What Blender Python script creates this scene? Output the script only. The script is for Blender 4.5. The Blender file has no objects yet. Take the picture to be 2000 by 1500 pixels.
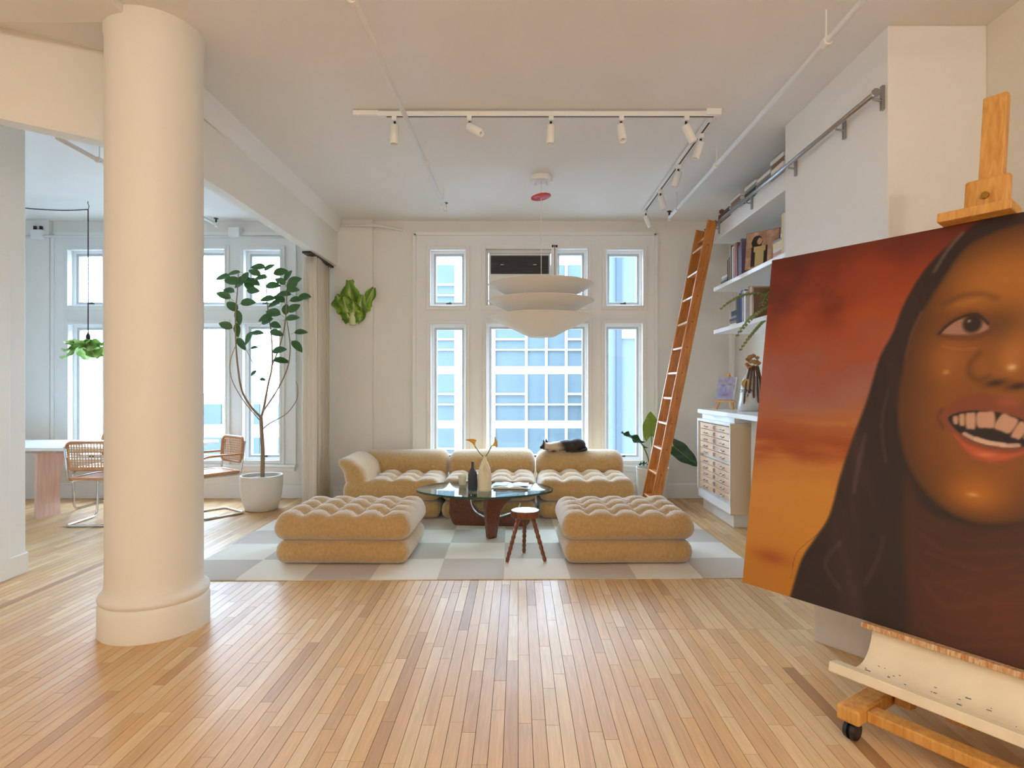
import bpy, bmesh, math, random
import numpy as np
from mathutils import Vector, Matrix

random.seed(7)
R = random.Random(11)
scene = bpy.context.scene
col = scene.collection

# ------------------------------------------------------------------ camera
CAM_Z = 1.4
cam_d = bpy.data.cameras.new('camera')
cam_d.sensor_width = 36.0
cam_d.lens = 36.0 * 1150 / 2000
cam_d.shift_x = -0.006
cam_d.shift_y = 0.0025
cam_d.clip_start = 0.05
cam_d.clip_end = 400
cam = bpy.data.objects.new('camera', cam_d)
cam.location = (0, 0, CAM_Z)
cam.rotation_euler = (math.pi / 2, 0, 0)
col.objects.link(cam)
scene.camera = cam

# ------------------------------------------------------------------ world, lights, exposure
w = bpy.data.worlds.new('sky'); scene.world = w; w.use_nodes = True
bg = w.node_tree.nodes['Background']
bg.inputs[0].default_value = (0.60, 0.80, 1.0, 1)
bg.inputs[1].default_value = 21.0

scene.view_settings.view_transform = 'Standard'
scene.view_settings.look = 'None'
scene.view_settings.gamma = 1.0
scene.view_settings.use_curve_mapping = False
scene.view_settings.exposure = 0.3
scene.cycles.max_bounces = 10
scene.cycles.diffuse_bounces = 6
scene.cycles.transparent_max_bounces = 16
scene.cycles.sample_clamp_indirect = 8.0

def portal(x, z, sx, sz):
    d = bpy.data.lights.new('window_portal', 'AREA'); d.shape = 'RECTANGLE'
    d.size = sx; d.size_y = sz
    d.cycles.is_portal = True
    o = bpy.data.objects.new('window_portal', d); o.location = (x, 7.72, z)
    o.rotation_euler = (-math.pi / 2, 0, 0); col.objects.link(o)
portal(0.23, 1.75, 3.0, 2.8)
portal(-4.29, 1.75, 3.0, 2.8)

def warm_lamp(x, y, z, watts, rad=0.16, c=(1.0, 0.93, 0.82)):
    d = bpy.data.lights.new('ceiling_lamp', 'POINT'); d.energy = watts; d.color = c
    d.shadow_soft_size = rad
    o = bpy.data.objects.new('ceiling_lamp', d); o.location = (x, y, z); col.objects.link(o)
warm_lamp(-1.2, -2.0, 3.05, 84)
warm_lamp(1.2, -1.6, 3.05, 80)

# ------------------------------------------------------------------ helpers
def S(v):
    v = v / 255.0
    return v / 12.92 if v <= 0.04045 else ((v + 0.055) / 1.055) ** 2.4
def C(r, g, b): return (S(r), S(g), S(b), 1.0)

def nt_mat(name):
    m = bpy.data.materials.new(name); m.use_nodes = True
    nt = m.node_tree; b = nt.nodes['Principled BSDF']
    return m, nt, b

def mat(name, c, rough=0.6, metal=0.0, noise=0.0, nscale=20.0, bump=0.0, bscale=60.0, sheen=0.0, coat=0.0, stretch=(1, 1, 1)):
    m, nt, b = nt_mat(name)
    b.inputs['Base Color'].default_value = c
    b.inputs['Roughness'].default_value = rough
    b.inputs['Metallic'].default_value = metal
    if sheen: b.inputs['Sheen Weight'].default_value = sheen
    if coat: b.inputs['Coat Weight'].default_value = coat
    if noise or bump:
        tc = nt.nodes.new('ShaderNodeTexCoord')
        mp = nt.nodes.new('ShaderNodeMapping'); mp.inputs['Scale'].default_value = stretch
        nt.links.new(tc.outputs['Object'], mp.inputs[0])
    if noise:
        n = nt.nodes.new('ShaderNodeTexNoise'); n.inputs['Scale'].default_value = nscale; n.inputs['Detail'].default_value = 6
        nt.links.new(mp.outputs[0], n.inputs['Vector'])
        mx = nt.nodes.new('ShaderNodeMix'); mx.data_type = 'RGBA'
        mx.inputs[6].default_value = tuple(min(1, x * (1 + noise)) for x in c[:3]) + (1,)
        mx.inputs[7].default_value = tuple(x * (1 - noise) for x in c[:3]) + (1,)
        nt.links.new(n.outputs[0], mx.inputs[0]); nt.links.new(mx.outputs[2], b.inputs['Base Color'])
    if bump:
        n2 = nt.nodes.new('ShaderNodeTexNoise'); n2.inputs['Scale'].default_value = bscale; n2.inputs['Detail'].default_value = 4
        nt.links.new(mp.outputs[0], n2.inputs['Vector'])
        bp = nt.nodes.new('ShaderNodeBump'); bp.inputs['Strength'].default_value = bump; bp.inputs['Distance'].default_value = 0.01
        nt.links.new(n2.outputs[0], bp.inputs['Height']); nt.links.new(bp.outputs[0], b.inputs['Normal'])
    return m

def wood(name, c1, c2, rough=0.4, scale=6.0, stretch=(1, 1, 12), coat=0.0):
    m, nt, b = nt_mat(name)
    tc = nt.nodes.new('ShaderNodeTexCoord'); mp = nt.nodes.new('ShaderNodeMapping')
    mp.inputs['Scale'].default_value = tuple(12.0 / s if s > 1 else 12.0 for s in stretch)
    nt.links.new(tc.outputs['Object'], mp.inputs[0])
    n = nt.nodes.new('ShaderNodeTexNoise'); n.inputs['Scale'].default_value = scale; n.inputs['Detail'].default_value = 7; n.inputs['Distortion'].default_value = 0.6
    nt.links.new(mp.outputs[0], n.inputs['Vector'])
    r = nt.nodes.new('ShaderNodeValToRGB'); r.color_ramp.elements[0].color = c1; r.color_ramp.elements[1].color = c2
    r.color_ramp.elements[0].position = 0.35; r.color_ramp.elements[1].position = 0.68
    nt.links.new(n.outputs[0], r.inputs[0]); nt.links.new(r.outputs[0], b.inputs['Base Color'])
    b.inputs['Roughness'].default_value = rough
    if coat: b.inputs['Coat Weight'].default_value = coat
    return m

def vcol_mat(name, rough=0.6, coat=0.0, nz=0.0, nscale=30):
    m, nt, b = nt_mat(name)
    a = nt.nodes.new('ShaderNodeAttribute'); a.attribute_name = 'Col'
    src = a.outputs['Color']
    if nz:
        n = nt.nodes.new('ShaderNodeTexNoise'); n.inputs['Scale'].default_value = nscale; n.inputs['Detail'].default_value = 5
        g = nt.nodes.new('ShaderNodeNewGeometry'); nt.links.new(g.outputs['Position'], n.inputs['Vector'])
        mr = nt.nodes.new('ShaderNodeMapRange'); mr.inputs[3].default_value = 1 - nz; mr.inputs[4].default_value = 1 + nz
        nt.links.new(n.outputs[0], mr.inputs[0])
        mx = nt.nodes.new('ShaderNodeVectorMath'); mx.operation = 'SCALE'
        nt.links.new(src, mx.inputs[0]); nt.links.new(mr.outputs[0], mx.inputs['Scale']); src = mx.outputs[0]
    nt.links.new(src, b.inputs['Base Color'])
    b.inputs['Roughness'].default_value = rough
    if coat: b.inputs['Coat Weight'].default_value = coat
    return m

def glass_mat(name, tint, gloss=0.08, rough=0.02):
    m = bpy.data.materials.new(name); m.use_nodes = True; nt = m.node_tree; nt.nodes.clear()
    o = nt.nodes.new('ShaderNodeOutputMaterial'); t = nt.nodes.new('ShaderNodeBsdfTransparent'); t.inputs[0].default_value = tint
    g = nt.nodes.new('ShaderNodeBsdfGlossy'); g.inputs['Roughness'].default_value = rough
    lw = nt.nodes.new('ShaderNodeLayerWeight'); lw.inputs[0].default_value = 0.5
    fr = nt.nodes.new('ShaderNodeMath'); fr.operation = 'POWER'; fr.inputs[1].default_value = 5.0; nt.links.new(lw.outputs['Facing'], fr.inputs[0])
    ml = nt.nodes.new('ShaderNodeMath'); ml.operation = 'MULTIPLY_ADD'; ml.inputs[1].default_value = 0.9; ml.inputs[2].default_value = gloss * 0.3
    nt.links.new(fr.outputs[0], ml.inputs[0])
    mx = nt.nodes.new('ShaderNodeMixShader'); nt.links.new(ml.outputs[0], mx.inputs[0])
    nt.links.new(t.outputs[0], mx.inputs[1]); nt.links.new(g.outputs[0], mx.inputs[2]); nt.links.new(mx.outputs[0], o.inputs[0])
    return m

M = {}
M['wall'] = mat('wall_paint', C(232, 229, 224), 0.75, noise=0.03, nscale=3, bump=0.08, bscale=25)
M['ceiling'] = mat('ceiling_paint', C(234, 230, 225), 0.8, noise=0.03, nscale=2, bump=0.12, bscale=8)
M['plaster'] = mat('old_plaster', C(232, 226, 214), 0.8, noise=0.06, nscale=2.5, bump=0.25, bscale=9)
M['column'] = mat('column_paint', C(232, 228, 219), 0.55, noise=0.02, nscale=4, bump=0.05, bscale=14)
M['trim'] = mat('trim_paint', C(234, 234, 233), 0.45)
M['sash'] = mat('sash_paint', C(186, 189, 192), 0.4)
M['white'] = mat('white_paint', C(236, 236, 234), 0.45)
M['white_gloss'] = mat('white_laminate', C(240, 240, 240), 0.25)
M['metal'] = mat('brushed_steel', C(170, 172, 176), 0.28, 1.0)
M['chrome'] = mat('chrome', C(215, 217, 220), 0.1, 1.0)
M['dark'] = mat('black_plastic', C(26, 26, 28), 0.4)
M['darkmetal'] = mat('dark_metal', C(70, 66, 62), 0.4, 0.9)
M['glass'] = glass_mat('window_glass', (0.96, 0.98, 1, 1), 0.05)
M['tableglass'] = glass_mat('table_glass', (0.80, 0.90, 0.87, 1), 0.25)
M['glassedge'] = mat('glass_edge', C(40, 75, 70), 0.15)
M['fabric'] = mat('tan_boucle', C(192, 154, 98), 0.95, noise=0.30, nscale=55, bump=0.9, bscale=130, sheen=1.0, stretch=(1, 1, 0.6))
M['fabric'].node_tree.nodes['Principled BSDF'].inputs['Sheen Roughness'].default_value = 0.45
M['curtain'] = mat('curtain_linen', C(222, 212, 196), 0.9, noise=0.05, nscale=60, stretch=(1, 1, .1))
M['lampcloth'] = mat('lamp_cloth', C(238, 230, 220), 0.8, noise=0.02, nscale=12)
M['red'] = mat('red_enamel', C(200, 30, 24), 0.3)
M['walnut'] = wood('walnut', C(112, 60, 34), C(72, 36, 20), 0.35, 5, (1, 1, 1), 0.2)
M['stoolwood'] = wood('stool_wood', C(128, 72, 40), C(84, 42, 22), 0.32, 8, (1, 1, 8))
M['ladderwood'] = wood('ladder_wood', C(205, 132, 55), C(168, 98, 32), 0.35, 5, (1, 1, 10), 0.3)
M['easelwood'] = wood('easel_wood', C(214, 160, 84), C(190, 130, 58), 0.5, 4, (1, 1, 8))
M['beech'] = wood('beech_wood', C(204, 150, 104), C(182, 124, 80), 0.45, 5, (10, 1, 1))
M['cane'] = mat('cane_weave', C(205, 158, 112), 0.6)
M['ply'] = wood('pale_pink_plywood', C(226, 196, 182), C(210, 176, 160), 0.5, 3, (1, 1, 12))
M['oak'] = wood('drawer_oak', C(220, 186, 152), C(200, 160, 124), 0.5, 4, (1, 10, 1))
M['warm_light_tint'] = mat('warm_light_panel', C(222, 200, 168), 0.6, noise=0.04, nscale=5)  # beige imitates warm reflected light, put into the cabinet side's colour
M['pot'] = mat('white_ceramic_pot', C(228, 226, 220), 0.5)
M['soil'] = mat('soil_moss', C(110, 105, 92), 0.95, noise=0.4, nscale=60, bump=1.0, bscale=60)
M['bark'] = mat('pale_bark', C(150, 125, 98), 0.8, noise=0.15, nscale=30)
M['leaf'] = mat('ficus_leaf', C(62, 104, 52), 0.4, noise=0.2, nscale=14)
M['leaf2'] = mat('alocasia_leaf', C(38, 74, 52), 0.35, noise=0.2, nscale=10)
M['leaf3'] = mat('textured_leaf', C(128, 158, 62), 0.5, noise=0.30, nscale=60, bump=0.8, bscale=70)
M['fern'] = mat('fern_leaf', C(146, 152, 92), 0.6, noise=0.2, nscale=40)
M['vcol'] = vcol_mat('tinted_surface', 0.6)
M['paint'] = vcol_mat('oil_paint', 0.42, 0.0, 0.05, 220)
M['lettuce'] = vcol_mat('lettuce_leaf', 0.45, 0.0, 0.12, 60)
M['fur'] = vcol_mat('cat_fur', 0.75, 0.0, 0.2, 80)
M['plank'] = None
M['charcoal'] = mat('charcoal_ceramic', C(56, 60, 66), 0.55)
M['cream_ceramic'] = mat('cream_ceramic', C(228, 214, 184), 0.45)
M['paper'] = mat('paper_pages', C(228, 224, 214), 0.8)
M['yellow'] = mat('calla_petal', C(232, 172, 70), 0.5, noise=0.15, nscale=20)
M['stem'] = mat('green_stem', C(112, 140, 60), 0.5)
M['traypaint'] = mat('splattered_tray', C(228, 214, 186), 0.6, noise=0.12, nscale=9, stretch=(1, 1, 1))
M['facade'] = mat('facade_white', C(225, 230, 235), 0.7)
M['facade_glass'] = mat('facade_glass', C(31, 44, 48), 0.6, noise=0.3, nscale=0.6)
M['facade2'] = mat('neighbour_wall', C(48, 54, 57), 0.8, noise=0.08, nscale=0.4)
M['facade3'] = mat('neighbour_stripe', C(20, 30, 36), 0.8)
M['grey_build'] = mat('pale_far_building', C(96, 98, 98), 0.8, noise=0.2, nscale=0.3)

def setp(o, label=None, cat=None, group=None, kind=None):
    if label: o['label'] = label
    if cat: o['category'] = cat
    if group: o['group'] = group
    if kind: o['kind'] = kind
    return o

def empty(name, loc=(0, 0, 0), rz=0.0, label=None, cat=None, group=None, kind=None):
    o = bpy.data.objects.new(name, None); o.location = loc; o.rotation_euler = (0, 0, rz); o.empty_display_size = 0.1
    col.objects.link(o); return setp(o, label, cat, group, kind)

class MB:
    """collects geometry; build() links it as one mesh object"""
    def __init__(s): s.v = []; s.f = []; s.mi = []; s.c = None
    def add(s, vs, fs, mi=0):
        b = len(s.v); s.v += [tuple(p) for p in vs]; s.f += [tuple(i + b for i in f) for f in fs]; s.mi += [mi] * len(fs); return s
    def box(s, x0, x1, y0, y1, z0, z1, mi=0):
        vs = [(x, y, z) for z in (z0, z1) for y in (y0, y1) for x in (x0, x1)]
        return s.add(vs, [(0, 2, 3, 1), (4, 5, 7, 6), (0, 1, 5, 4), (2, 6, 7, 3), (0, 4, 6, 2), (1, 3, 7, 5)], mi)
    def obox(s, c, ax, ay, az, hx, hy, hz, mi=0):
        c = Vector(c); ax, ay, az = Vector(ax).normalized(), Vector(ay).normalized(), Vector(az).normalized()
        vs = [c + ax * (i * hx) + ay * (j * hy) + az * (k * hz) for k in (-1, 1) for j in (-1, 1) for i in (-1, 1)]
        return s.add(vs, [(0, 2, 3, 1), (4, 5, 7, 6), (0, 1, 5, 4), (2, 6, 7, 3), (0, 4, 6, 2), (1, 3, 7, 5)], mi)
    def tube(s, pts, r, n=10, cap=True, mi=0, closed=False):
        pts = [Vector(p) for p in pts]; N = len(pts)
        rs = r if isinstance(r, (list, tuple)) else [r] * N
        rings = []; up = None
        for i, p in enumerate(pts):
            if closed: t = (pts[(i + 1) % N] - pts[i - 1]).normalized()
            else: t = (pts[min(i + 1, N - 1)] - pts[max(i - 1, 0)]).normalized()
            if up is None: up = Vector((0, 0, 1)) if abs(t.z) < 0.9 else Vector((1, 0, 0))
            a = (up - t * up.dot(t))
            a = a.normalized() if a.length > 1e-6 else t.orthogonal().normalized()
            up = a; b = t.cross(a)
            rings.append([p + a * (rs[i] * math.cos(2 * math.pi * k / n)) + b * (rs[i] * math.sin(2 * math.pi * k / n)) for k in range(n)])
        vs = [q for rg in rings for q in rg]; fs = []
        last = N if closed else N - 1
        for i in range(last):
            j = (i + 1) % N
            for k in range(n):
                k2 = (k + 1) % n; fs.append((i * n + k, i * n + k2, j * n + k2, j * n + k))
        if cap and not closed:
            fs.append(tuple(range(n - 1, -1, -1))); fs.append(tuple((N - 1) * n + k for k in range(n)))
        return s.add(vs, fs, mi)
    def lathe(s, prof, c=(0, 0, 0), n=28, mi=0, cap=True, sx=1.0, sy=1.0):
        vs = []; fs = []; L = len(prof)
        for (r, z) in prof:
            for k in range(n):
                a = 2 * math.pi * k / n; vs.append((c[0] + r * sx * math.cos(a), c[1] + r * sy * math.sin(a), c[2] + z))
        for i in range(L - 1):
            for k in range(n):
                k2 = (k + 1) % n; fs.append((i * n + k, i * n + k2, (i + 1) * n + k2, (i + 1) * n + k))
        if cap:
            if prof[0][0] > 1e-5: fs.append(tuple(range(n - 1, -1, -1)))
            if prof[-1][0] > 1e-5: fs.append(tuple((L - 1) * n + k for k in range(n)))
        return s.add(vs, fs, mi)
    def prism(s, poly, axis, a0, a1, mi=0):
        """poly: 2-D points; axis 'x','y','z' = extrusion axis"""
        def put(p, a):
            if axis == 'x': return (a, p[0], p[1])
            if axis == 'y': return (p[0], a, p[1])
            return (p[0], p[1], a)
        n = len(poly); vs = [put(p, a0) for p in poly] + [put(p, a1) for p in poly]
        fs = [tuple(range(n - 1, -1, -1)), tuple(range(n, 2 * n))] + [(i, (i + 1) % n, n + (i + 1) % n, n + i) for i in range(n)]
        return s.add(vs, fs, mi)
    def build(s, name, m, parent=None, smooth=False, bevel=0.0, weld=False, seg=2, cols=None, angle=None):
        me = bpy.data.meshes.new(name); me.from_pydata(s.v, [], s.f); 
        mats = m if isinstance(m, (list, tuple)) else [m]
        for x in mats: me.materials.append(x)
        for p, i in zip(me.polygons, s.mi): p.material_index = i
        bm = bmesh.new(); bm.from_mesh(me)
        if weld: bmesh.ops.remove_doubles(bm, verts=bm.verts, dist=1e-5)
        bmesh.ops.recalc_face_normals(bm, faces=bm.faces)
        bm.to_mesh(me); bm.free()
        if cols is not None:
            at = me.color_attributes.new('Col', 'FLOAT_COLOR', 'POINT')
            at.data.foreach_set('color', np.asarray(cols, dtype=np.float32).ravel())
        if smooth:
            for p in me.polygons: p.use_smooth = True
            if angle is not None:
                try: me.set_sharp_from_angle(angle=math.radians(angle))
                except Exception: pass
        o = bpy.data.objects.new(name, me); col.objects.link(o)
        if parent: o.parent = parent
        if bevel:
            bv = o.modifiers.new('bevel', 'BEVEL'); bv.width = bevel; bv.segments = seg; bv.limit_method = 'ANGLE'; bv.angle_limit = math.radians(40)
        return o

def copy_tree(o, parent=None):
    c = o.copy(); col.objects.link(c)
    if parent is not None: c.parent = parent
    for ch in list(o.children): copy_tree(ch, c)
    return c

def fillet(pts, r, n=6):
    """round the corners of a 3-D polyline"""
    pts = [Vector(p) for p in pts]; out = [pts[0]]
    for i in range(1, len(pts) - 1):
        a, b, c = pts[i - 1], pts[i], pts[i + 1]
        d1 = (a - b); d2 = (c - b); rr = min(r, d1.length * 0.49, d2.length * 0.49)
        p1 = b + d1.normalized() * rr; p2 = b + d2.normalized() * rr
        for k in range(n + 1):
            t = k / n; out.append(p1 * (1 - t) ** 2 + b * 2 * t * (1 - t) + p2 * t * t)
    out.append(pts[-1]); return out

def smooth_path(pts, n=6):
    pts = [Vector(p) for p in pts]; out = []
    for i in range(len(pts) - 1):
        p0 = pts[max(i - 1, 0)]; p1 = pts[i]; p2 = pts[i + 1]; p3 = pts[min(i + 2, len(pts) - 1)]
        for k in range(n):
            t = k / n
            out.append(0.5 * ((2 * p1) + (p2 - p0) * t + (2 * p0 - 5 * p1 + 4 * p2 - p3) * t * t + (3 * p1 - p0 - 3 * p2 + p3) * t ** 3))
    out.append(pts[-1]); return out

def at(px, py, y):
    """photo measurement at depth y -> metres"""
    return Vector(((px - 1012) * y / 1150, y, CAM_Z + (755 - py) * y / 1150))

def wx(px): return (px - 1012) * 7.4 / 1150
def wz(py): return CAM_Z + (755 - py) * 7.4 / 1150
# ================================================================== SETTING
CEIL = 3.48
# ---- floor: slab + strip planks
def floor_material():
    m, nt, b = nt_mat('maple_strip_floor')
    a = nt.nodes.new('ShaderNodeAttribute'); a.attribute_name = 'Col'
    g = nt.nodes.new('ShaderNodeNewGeometry')
    sep = nt.nodes.new('ShaderNodeVectorMath'); sep.operation = 'MULTIPLY'; sep.inputs[1].default_value = (26, 1.6, 1)
    nt.links.new(g.outputs['Position'], sep.inputs[0])
    off = nt.nodes.new('ShaderNodeVectorMath'); off.operation = 'MULTIPLY_ADD'; off.inputs[1].default_value = (40, 40, 40)
    nt.links.new(a.outputs['Color'], off.inputs[0]); nt.links.new(sep.outputs[0], off.inputs[2])
    n = nt.nodes.new('ShaderNodeTexNoise'); n.inputs['Scale'].default_value = 2.2; n.inputs['Detail'].default_value = 8; n.inputs['Distortion'].default_value = 1.2
    nt.links.new(off.outputs[0], n.inputs['Vector'])
    mr = nt.nodes.new('ShaderNodeMapRange'); mr.inputs[1].default_value = 0.3; mr.inputs[2].default_value = 0.75
    mr.inputs[3].default_value = 1.06; mr.inputs[4].default_value = 0.84
    nt.links.new(n.outputs[0], mr.inputs[0])
    sc = nt.nodes.new('ShaderNodeVectorMath'); sc.operation = 'SCALE'
    nt.links.new(a.outputs['Color'], sc.inputs[0]); nt.links.new(mr.outputs[0], sc.inputs['Scale'])
    nt.links.new(sc.outputs[0], b.inputs['Base Color'])
    n2 = nt.nodes.new('ShaderNodeTexNoise'); n2.inputs['Scale'].default_value = 1.5; n2.inputs['Detail'].default_value = 4
    nt.links.new(g.outputs['Position'], n2.inputs['Vector'])
    r2 = nt.nodes.new('ShaderNodeMapRange'); r2.inputs[3].default_value = 0.34; r2.inputs[4].default_value = 0.52
    nt.links.new(n2.outputs[0], r2.inputs[0]); nt.links.new(r2.outputs[0], b.inputs['Roughness']); b.inputs['Specular IOR Level'].default_value = 0.28
    return m
M['plank'] = floor_material()
M['subfloor'] = mat('dark_subfloor', C(70, 46, 30), 0.8)
fl = MB().box(-6.6, 2.8, -3.6, 7.5, -0.12, -0.009).build('floor', M['subfloor'])
setp(fl, kind='structure')

def plank_colour():
    h = R.random(); v = 0.98 + 0.05 * R.random()
    base = np.array([212, 172, 122.]) * v
    if h < 0.06: base = np.array([194, 153, 108.]) * v
    elif h < 0.075: base = np.array([174, 132, 92.]) * v
    elif h < 0.35: base = np.array([220, 187, 142.]) * v
    elif h < 0.55: base = np.array([207, 168, 124.]) * v
    return C(*np.clip(base, 0, 250))
planks = []
PW = 0.0572
k0 = int(math.floor(-6.5 / PW))
x = k0 * PW
while x < 2.72:
    y = -3.5 - R.random() * 0.8
    while y < 7.4:
        L = R.choice([0.28, 0.4, 0.55, 0.7, 0.9, 1.2, 1.5]) * (0.85 + 0.3 * R.random())
        y2 = y + L
        if x > 0.66 and y < 3.40 and y2 > 3.40 - 0.12: y2 = 3.40          # the header joint in the boards
        if not (x + PW < -3.74 and y2 < 4.2):
            planks.append((x, max(y, -3.5), min(y2, 7.4)))
        y = y2
    x += PW
def shown(p):
    x0, a, b = p; a2 = max(a, 2.16)
    if b <= a2: return 0.0
    ym = 0.5 * (a2 + b); xp = 1012 + (x0 + PW / 2) * 1150 / ym
    if xp < -10 or xp > 2010: return 0.0
    # hidden below rug, sofa, painting, column
    if -2.4 < x0 < 1.75 and ym > 4.3: return 0.0
    if 1590 < xp and ym < 3.0: pass
    return PW * 1150 / ym * (1610 / a2 - 1610 / b)
order = sorted(range(len(planks)), key=lambda i: -shown(planks[i]))
single = set(order[:300])
GAP = 0.0007
def plank_geo(x0, a, b):
    i = 0.0011
    vs = [(x0 + GAP, a + GAP, -0.009), (x0 + PW - GAP, a + GAP, -0.009), (x0 + PW - GAP, b - GAP, -0.009), (x0 + GAP, b - GAP, -0.009),
          (x0 + i, a + i, 0), (x0 + PW - i, a + i, 0), (x0 + PW - i, b - i, 0), (x0 + i, b - i, 0)]
    return vs, [(4, 5, 6, 7), (0, 1, 5, 4), (1, 2, 6, 5), (2, 3, 7, 6), (3, 0, 4, 7)]
rest = MB(); restc = []
for i, p in enumerate(planks):
    vs, fs = plank_geo(*p); c = plank_colour()
    if i in single:
        MB().add(vs, fs).build('plank', M['plank'], fl, cols=[c] * 8)
    else:
        rest.add(vs, fs); restc += [c] * 8
o = rest.build('planks', M['plank'], fl, cols=restc); o.name = 'plank_field'; o['kind'] = 'stuff'

# ---- ceiling
ce = MB().box(-6.7, 2.95, -3.6, 7.7, CEIL, CEIL + 0.15).build('ceiling', M['ceiling']); setp(ce, kind='structure')
sf = MB().box(-3.75, -2.15, -3.5, 3.3, CEIL - 0.045, CEIL + 0.01).build('trim_1', M['ceiling'], bevel=0.012); setp(sf, kind='structure')

# ---- walls
def wall_with_holes(mb, x0, x1, z0, z1, y0, y1, holes):
    xs = sorted({x0, x1, *[h[0] for h in holes], *[h[1] for h in holes]})
    for a, b in zip(xs[:-1], xs[1:]):
        m_ = 0.5 * (a + b); hs = sorted([(h[2], h[3]) for h in holes if h[0] < m_ < h[1]])
        z = z0
        for (p, q) in hs:
            if p > z: mb.box(a, b, y0, y1, z, p)
            z = q
        if z1 > z: mb.box(a, b, y0, y1, z, z1)
    return mb
OFF = -4.524
def openings(off):
    H = []
    for (a, b, t, d) in ((841, 911, 489, 599), (948, 1147, 487, 599), (1182, 1255, 489, 599), (842, 911, 634, 899), (950, 1148, 632, 899), (1180, 1254, 632, 899)):
        H.append((wx(a) + off, wx(b) + off, wz(d), wz(t)))
    return H
HA, HB = openings(0), openings(OFF)
wb = MB(); wall_with_holes(wb, -6.6, 2.8, 0, CEIL, 7.4, 7.62, HA + HB)
wb.box(wx(655), wx(730), 7.33, 7.4, 0, CEIL)                       # pilaster beside the curtain
wb.box(wx(52) - 0.2, wx(103), 7.34, 7.4, 0, CEIL)
setp(wb.build('wall_back', M['wall']), kind='structure')
setp(MB().box(2.70, 2.9, -3.5, 7.4, 0, CEIL).build('wall_right', M['plaster']), kind='structure')
setp(MB().box(2.13, 2.70, 3.39, 4.70, 0, CEIL).build('wall_closet', M['wall'], bevel=0.006), kind='structure')
setp(MB().box(-3.9, -3.72, -3.5, 4.45, 0, CEIL).build('wall_left', M['column'], bevel=0.01), kind='structure')
setp(MB().box(-6.6, -3.9, 4.2, 4.45, 0, CEIL).build('wall_alcove_front', M['wall']), kind='structure')
setp(MB().box(-6.7, -6.5, 4.45, 7.4, 0, CEIL).build('wall_alcove_left', M['wall']), kind='structure')
setp(MB().box(-3.9, 2.9, -3.7, -3.5, 0, CEIL).build('wall_front', M['wall']), kind='structure')

# header over the curtained opening: runs from the back wall to the column, then swings out to the left wall
hd = MB()
plan = [(-2.25, 7.4), (-2.25, 4.5), (-2.27, 4.05), (-2.36, 3.82), (-2.52, 3.68), (-3.0, 3.40), (-3.72, 3.02)]
back = [(-2.35, 7.4), (-2.35, 4.5), (-2.37, 4.10), (-2.45, 3.92), (-2.58, 3.79), (-3.05, 3.50), (-3.72, 3.14)]
zb = [2.90, 2.90, 2.90, 2.91, 2.92, 2.95, 2.99]
for i in range(len(plan) - 1):
    vs = []
    for j in (i, i + 1):
        vs += [(plan[j][0], plan[j][1], zb[j]), (back[j][0], back[j][1], zb[j]), (back[j][0], back[j][1], CEIL), (plan[j][0], plan[j][1], CEIL)]
    fs = [(0, 4, 5, 1), (1, 5, 6, 2), (3, 2, 6, 7), (0, 3, 7, 4)]
    if i == 0: fs.append((0, 1, 2, 3))
    if i == len(plan) - 2: fs.append((4, 7, 6, 5))
    hd.add(vs, fs)
setp(hd.build('trim_2', M['column'], weld=True), kind='structure')
# slim cove where header meets the ceiling
cv = MB()
cv.prism([(-2.25, CEIL), (-2.25, CEIL - 0.16), (-2.235, CEIL - 0.15), (-2.20, CEIL - 0.05), (-2.185, CEIL)], 'y', 3.8, 7.4)
setp(cv.build('trim_3', M['ceiling']), kind='structure')

# round column with moulded base
cl = MB()
prof = [(0.285, 0), (0.285, 0.155), (0.278, 0.17), (0.272, 0.178), (0.282, 0.188), (0.286, 0.205), (0.280, 0.222), (0.262, 0.235), (0.253, 0.26), (0.25, 0.30), (0.25, 3.38), (0.256, 3.40), (0.256, CEIL)]
cl.lathe(prof, (-2.13, 3.46, 0), 64)
setp(cl.build('column', M['column'], smooth=True, angle=40), 'round cream painted column with moulded base standing on the strip floor', 'column', kind='structure')

# baseboards (back wall below the windows)
bb = MB()
for (a, b) in ((-6.5, wx(52)), (wx(103), -2.36), (wx(730), 2.70)):
    bb.box(a, b, 7.375, 7.4, 0, 0.17); bb.box(a, b, 7.385, 7.4, 0.17, 0.185)
bb.box(wx(655), wx(730), 7.305, 7.33, 0, 0.17)
setp(bb.build('baseboard_back', M['trim'], bevel=0.004), kind='structure')
bb = MB().box(-3.72, -3.70, 2.0, 4.45, 0, 0.15); bb.box(-3.9, -3.72, 4.45, 4.47, 0, .15)
setp(bb.build('baseboard_left', M['column'], bevel=0.004), kind='structure')
# door casing strip on the left wall
setp(MB().box(-3.72, -3.69, 4.18, 4.28, 0, 2.35).build('trim_4', M['column'], bevel=0.006), kind='structure')

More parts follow.
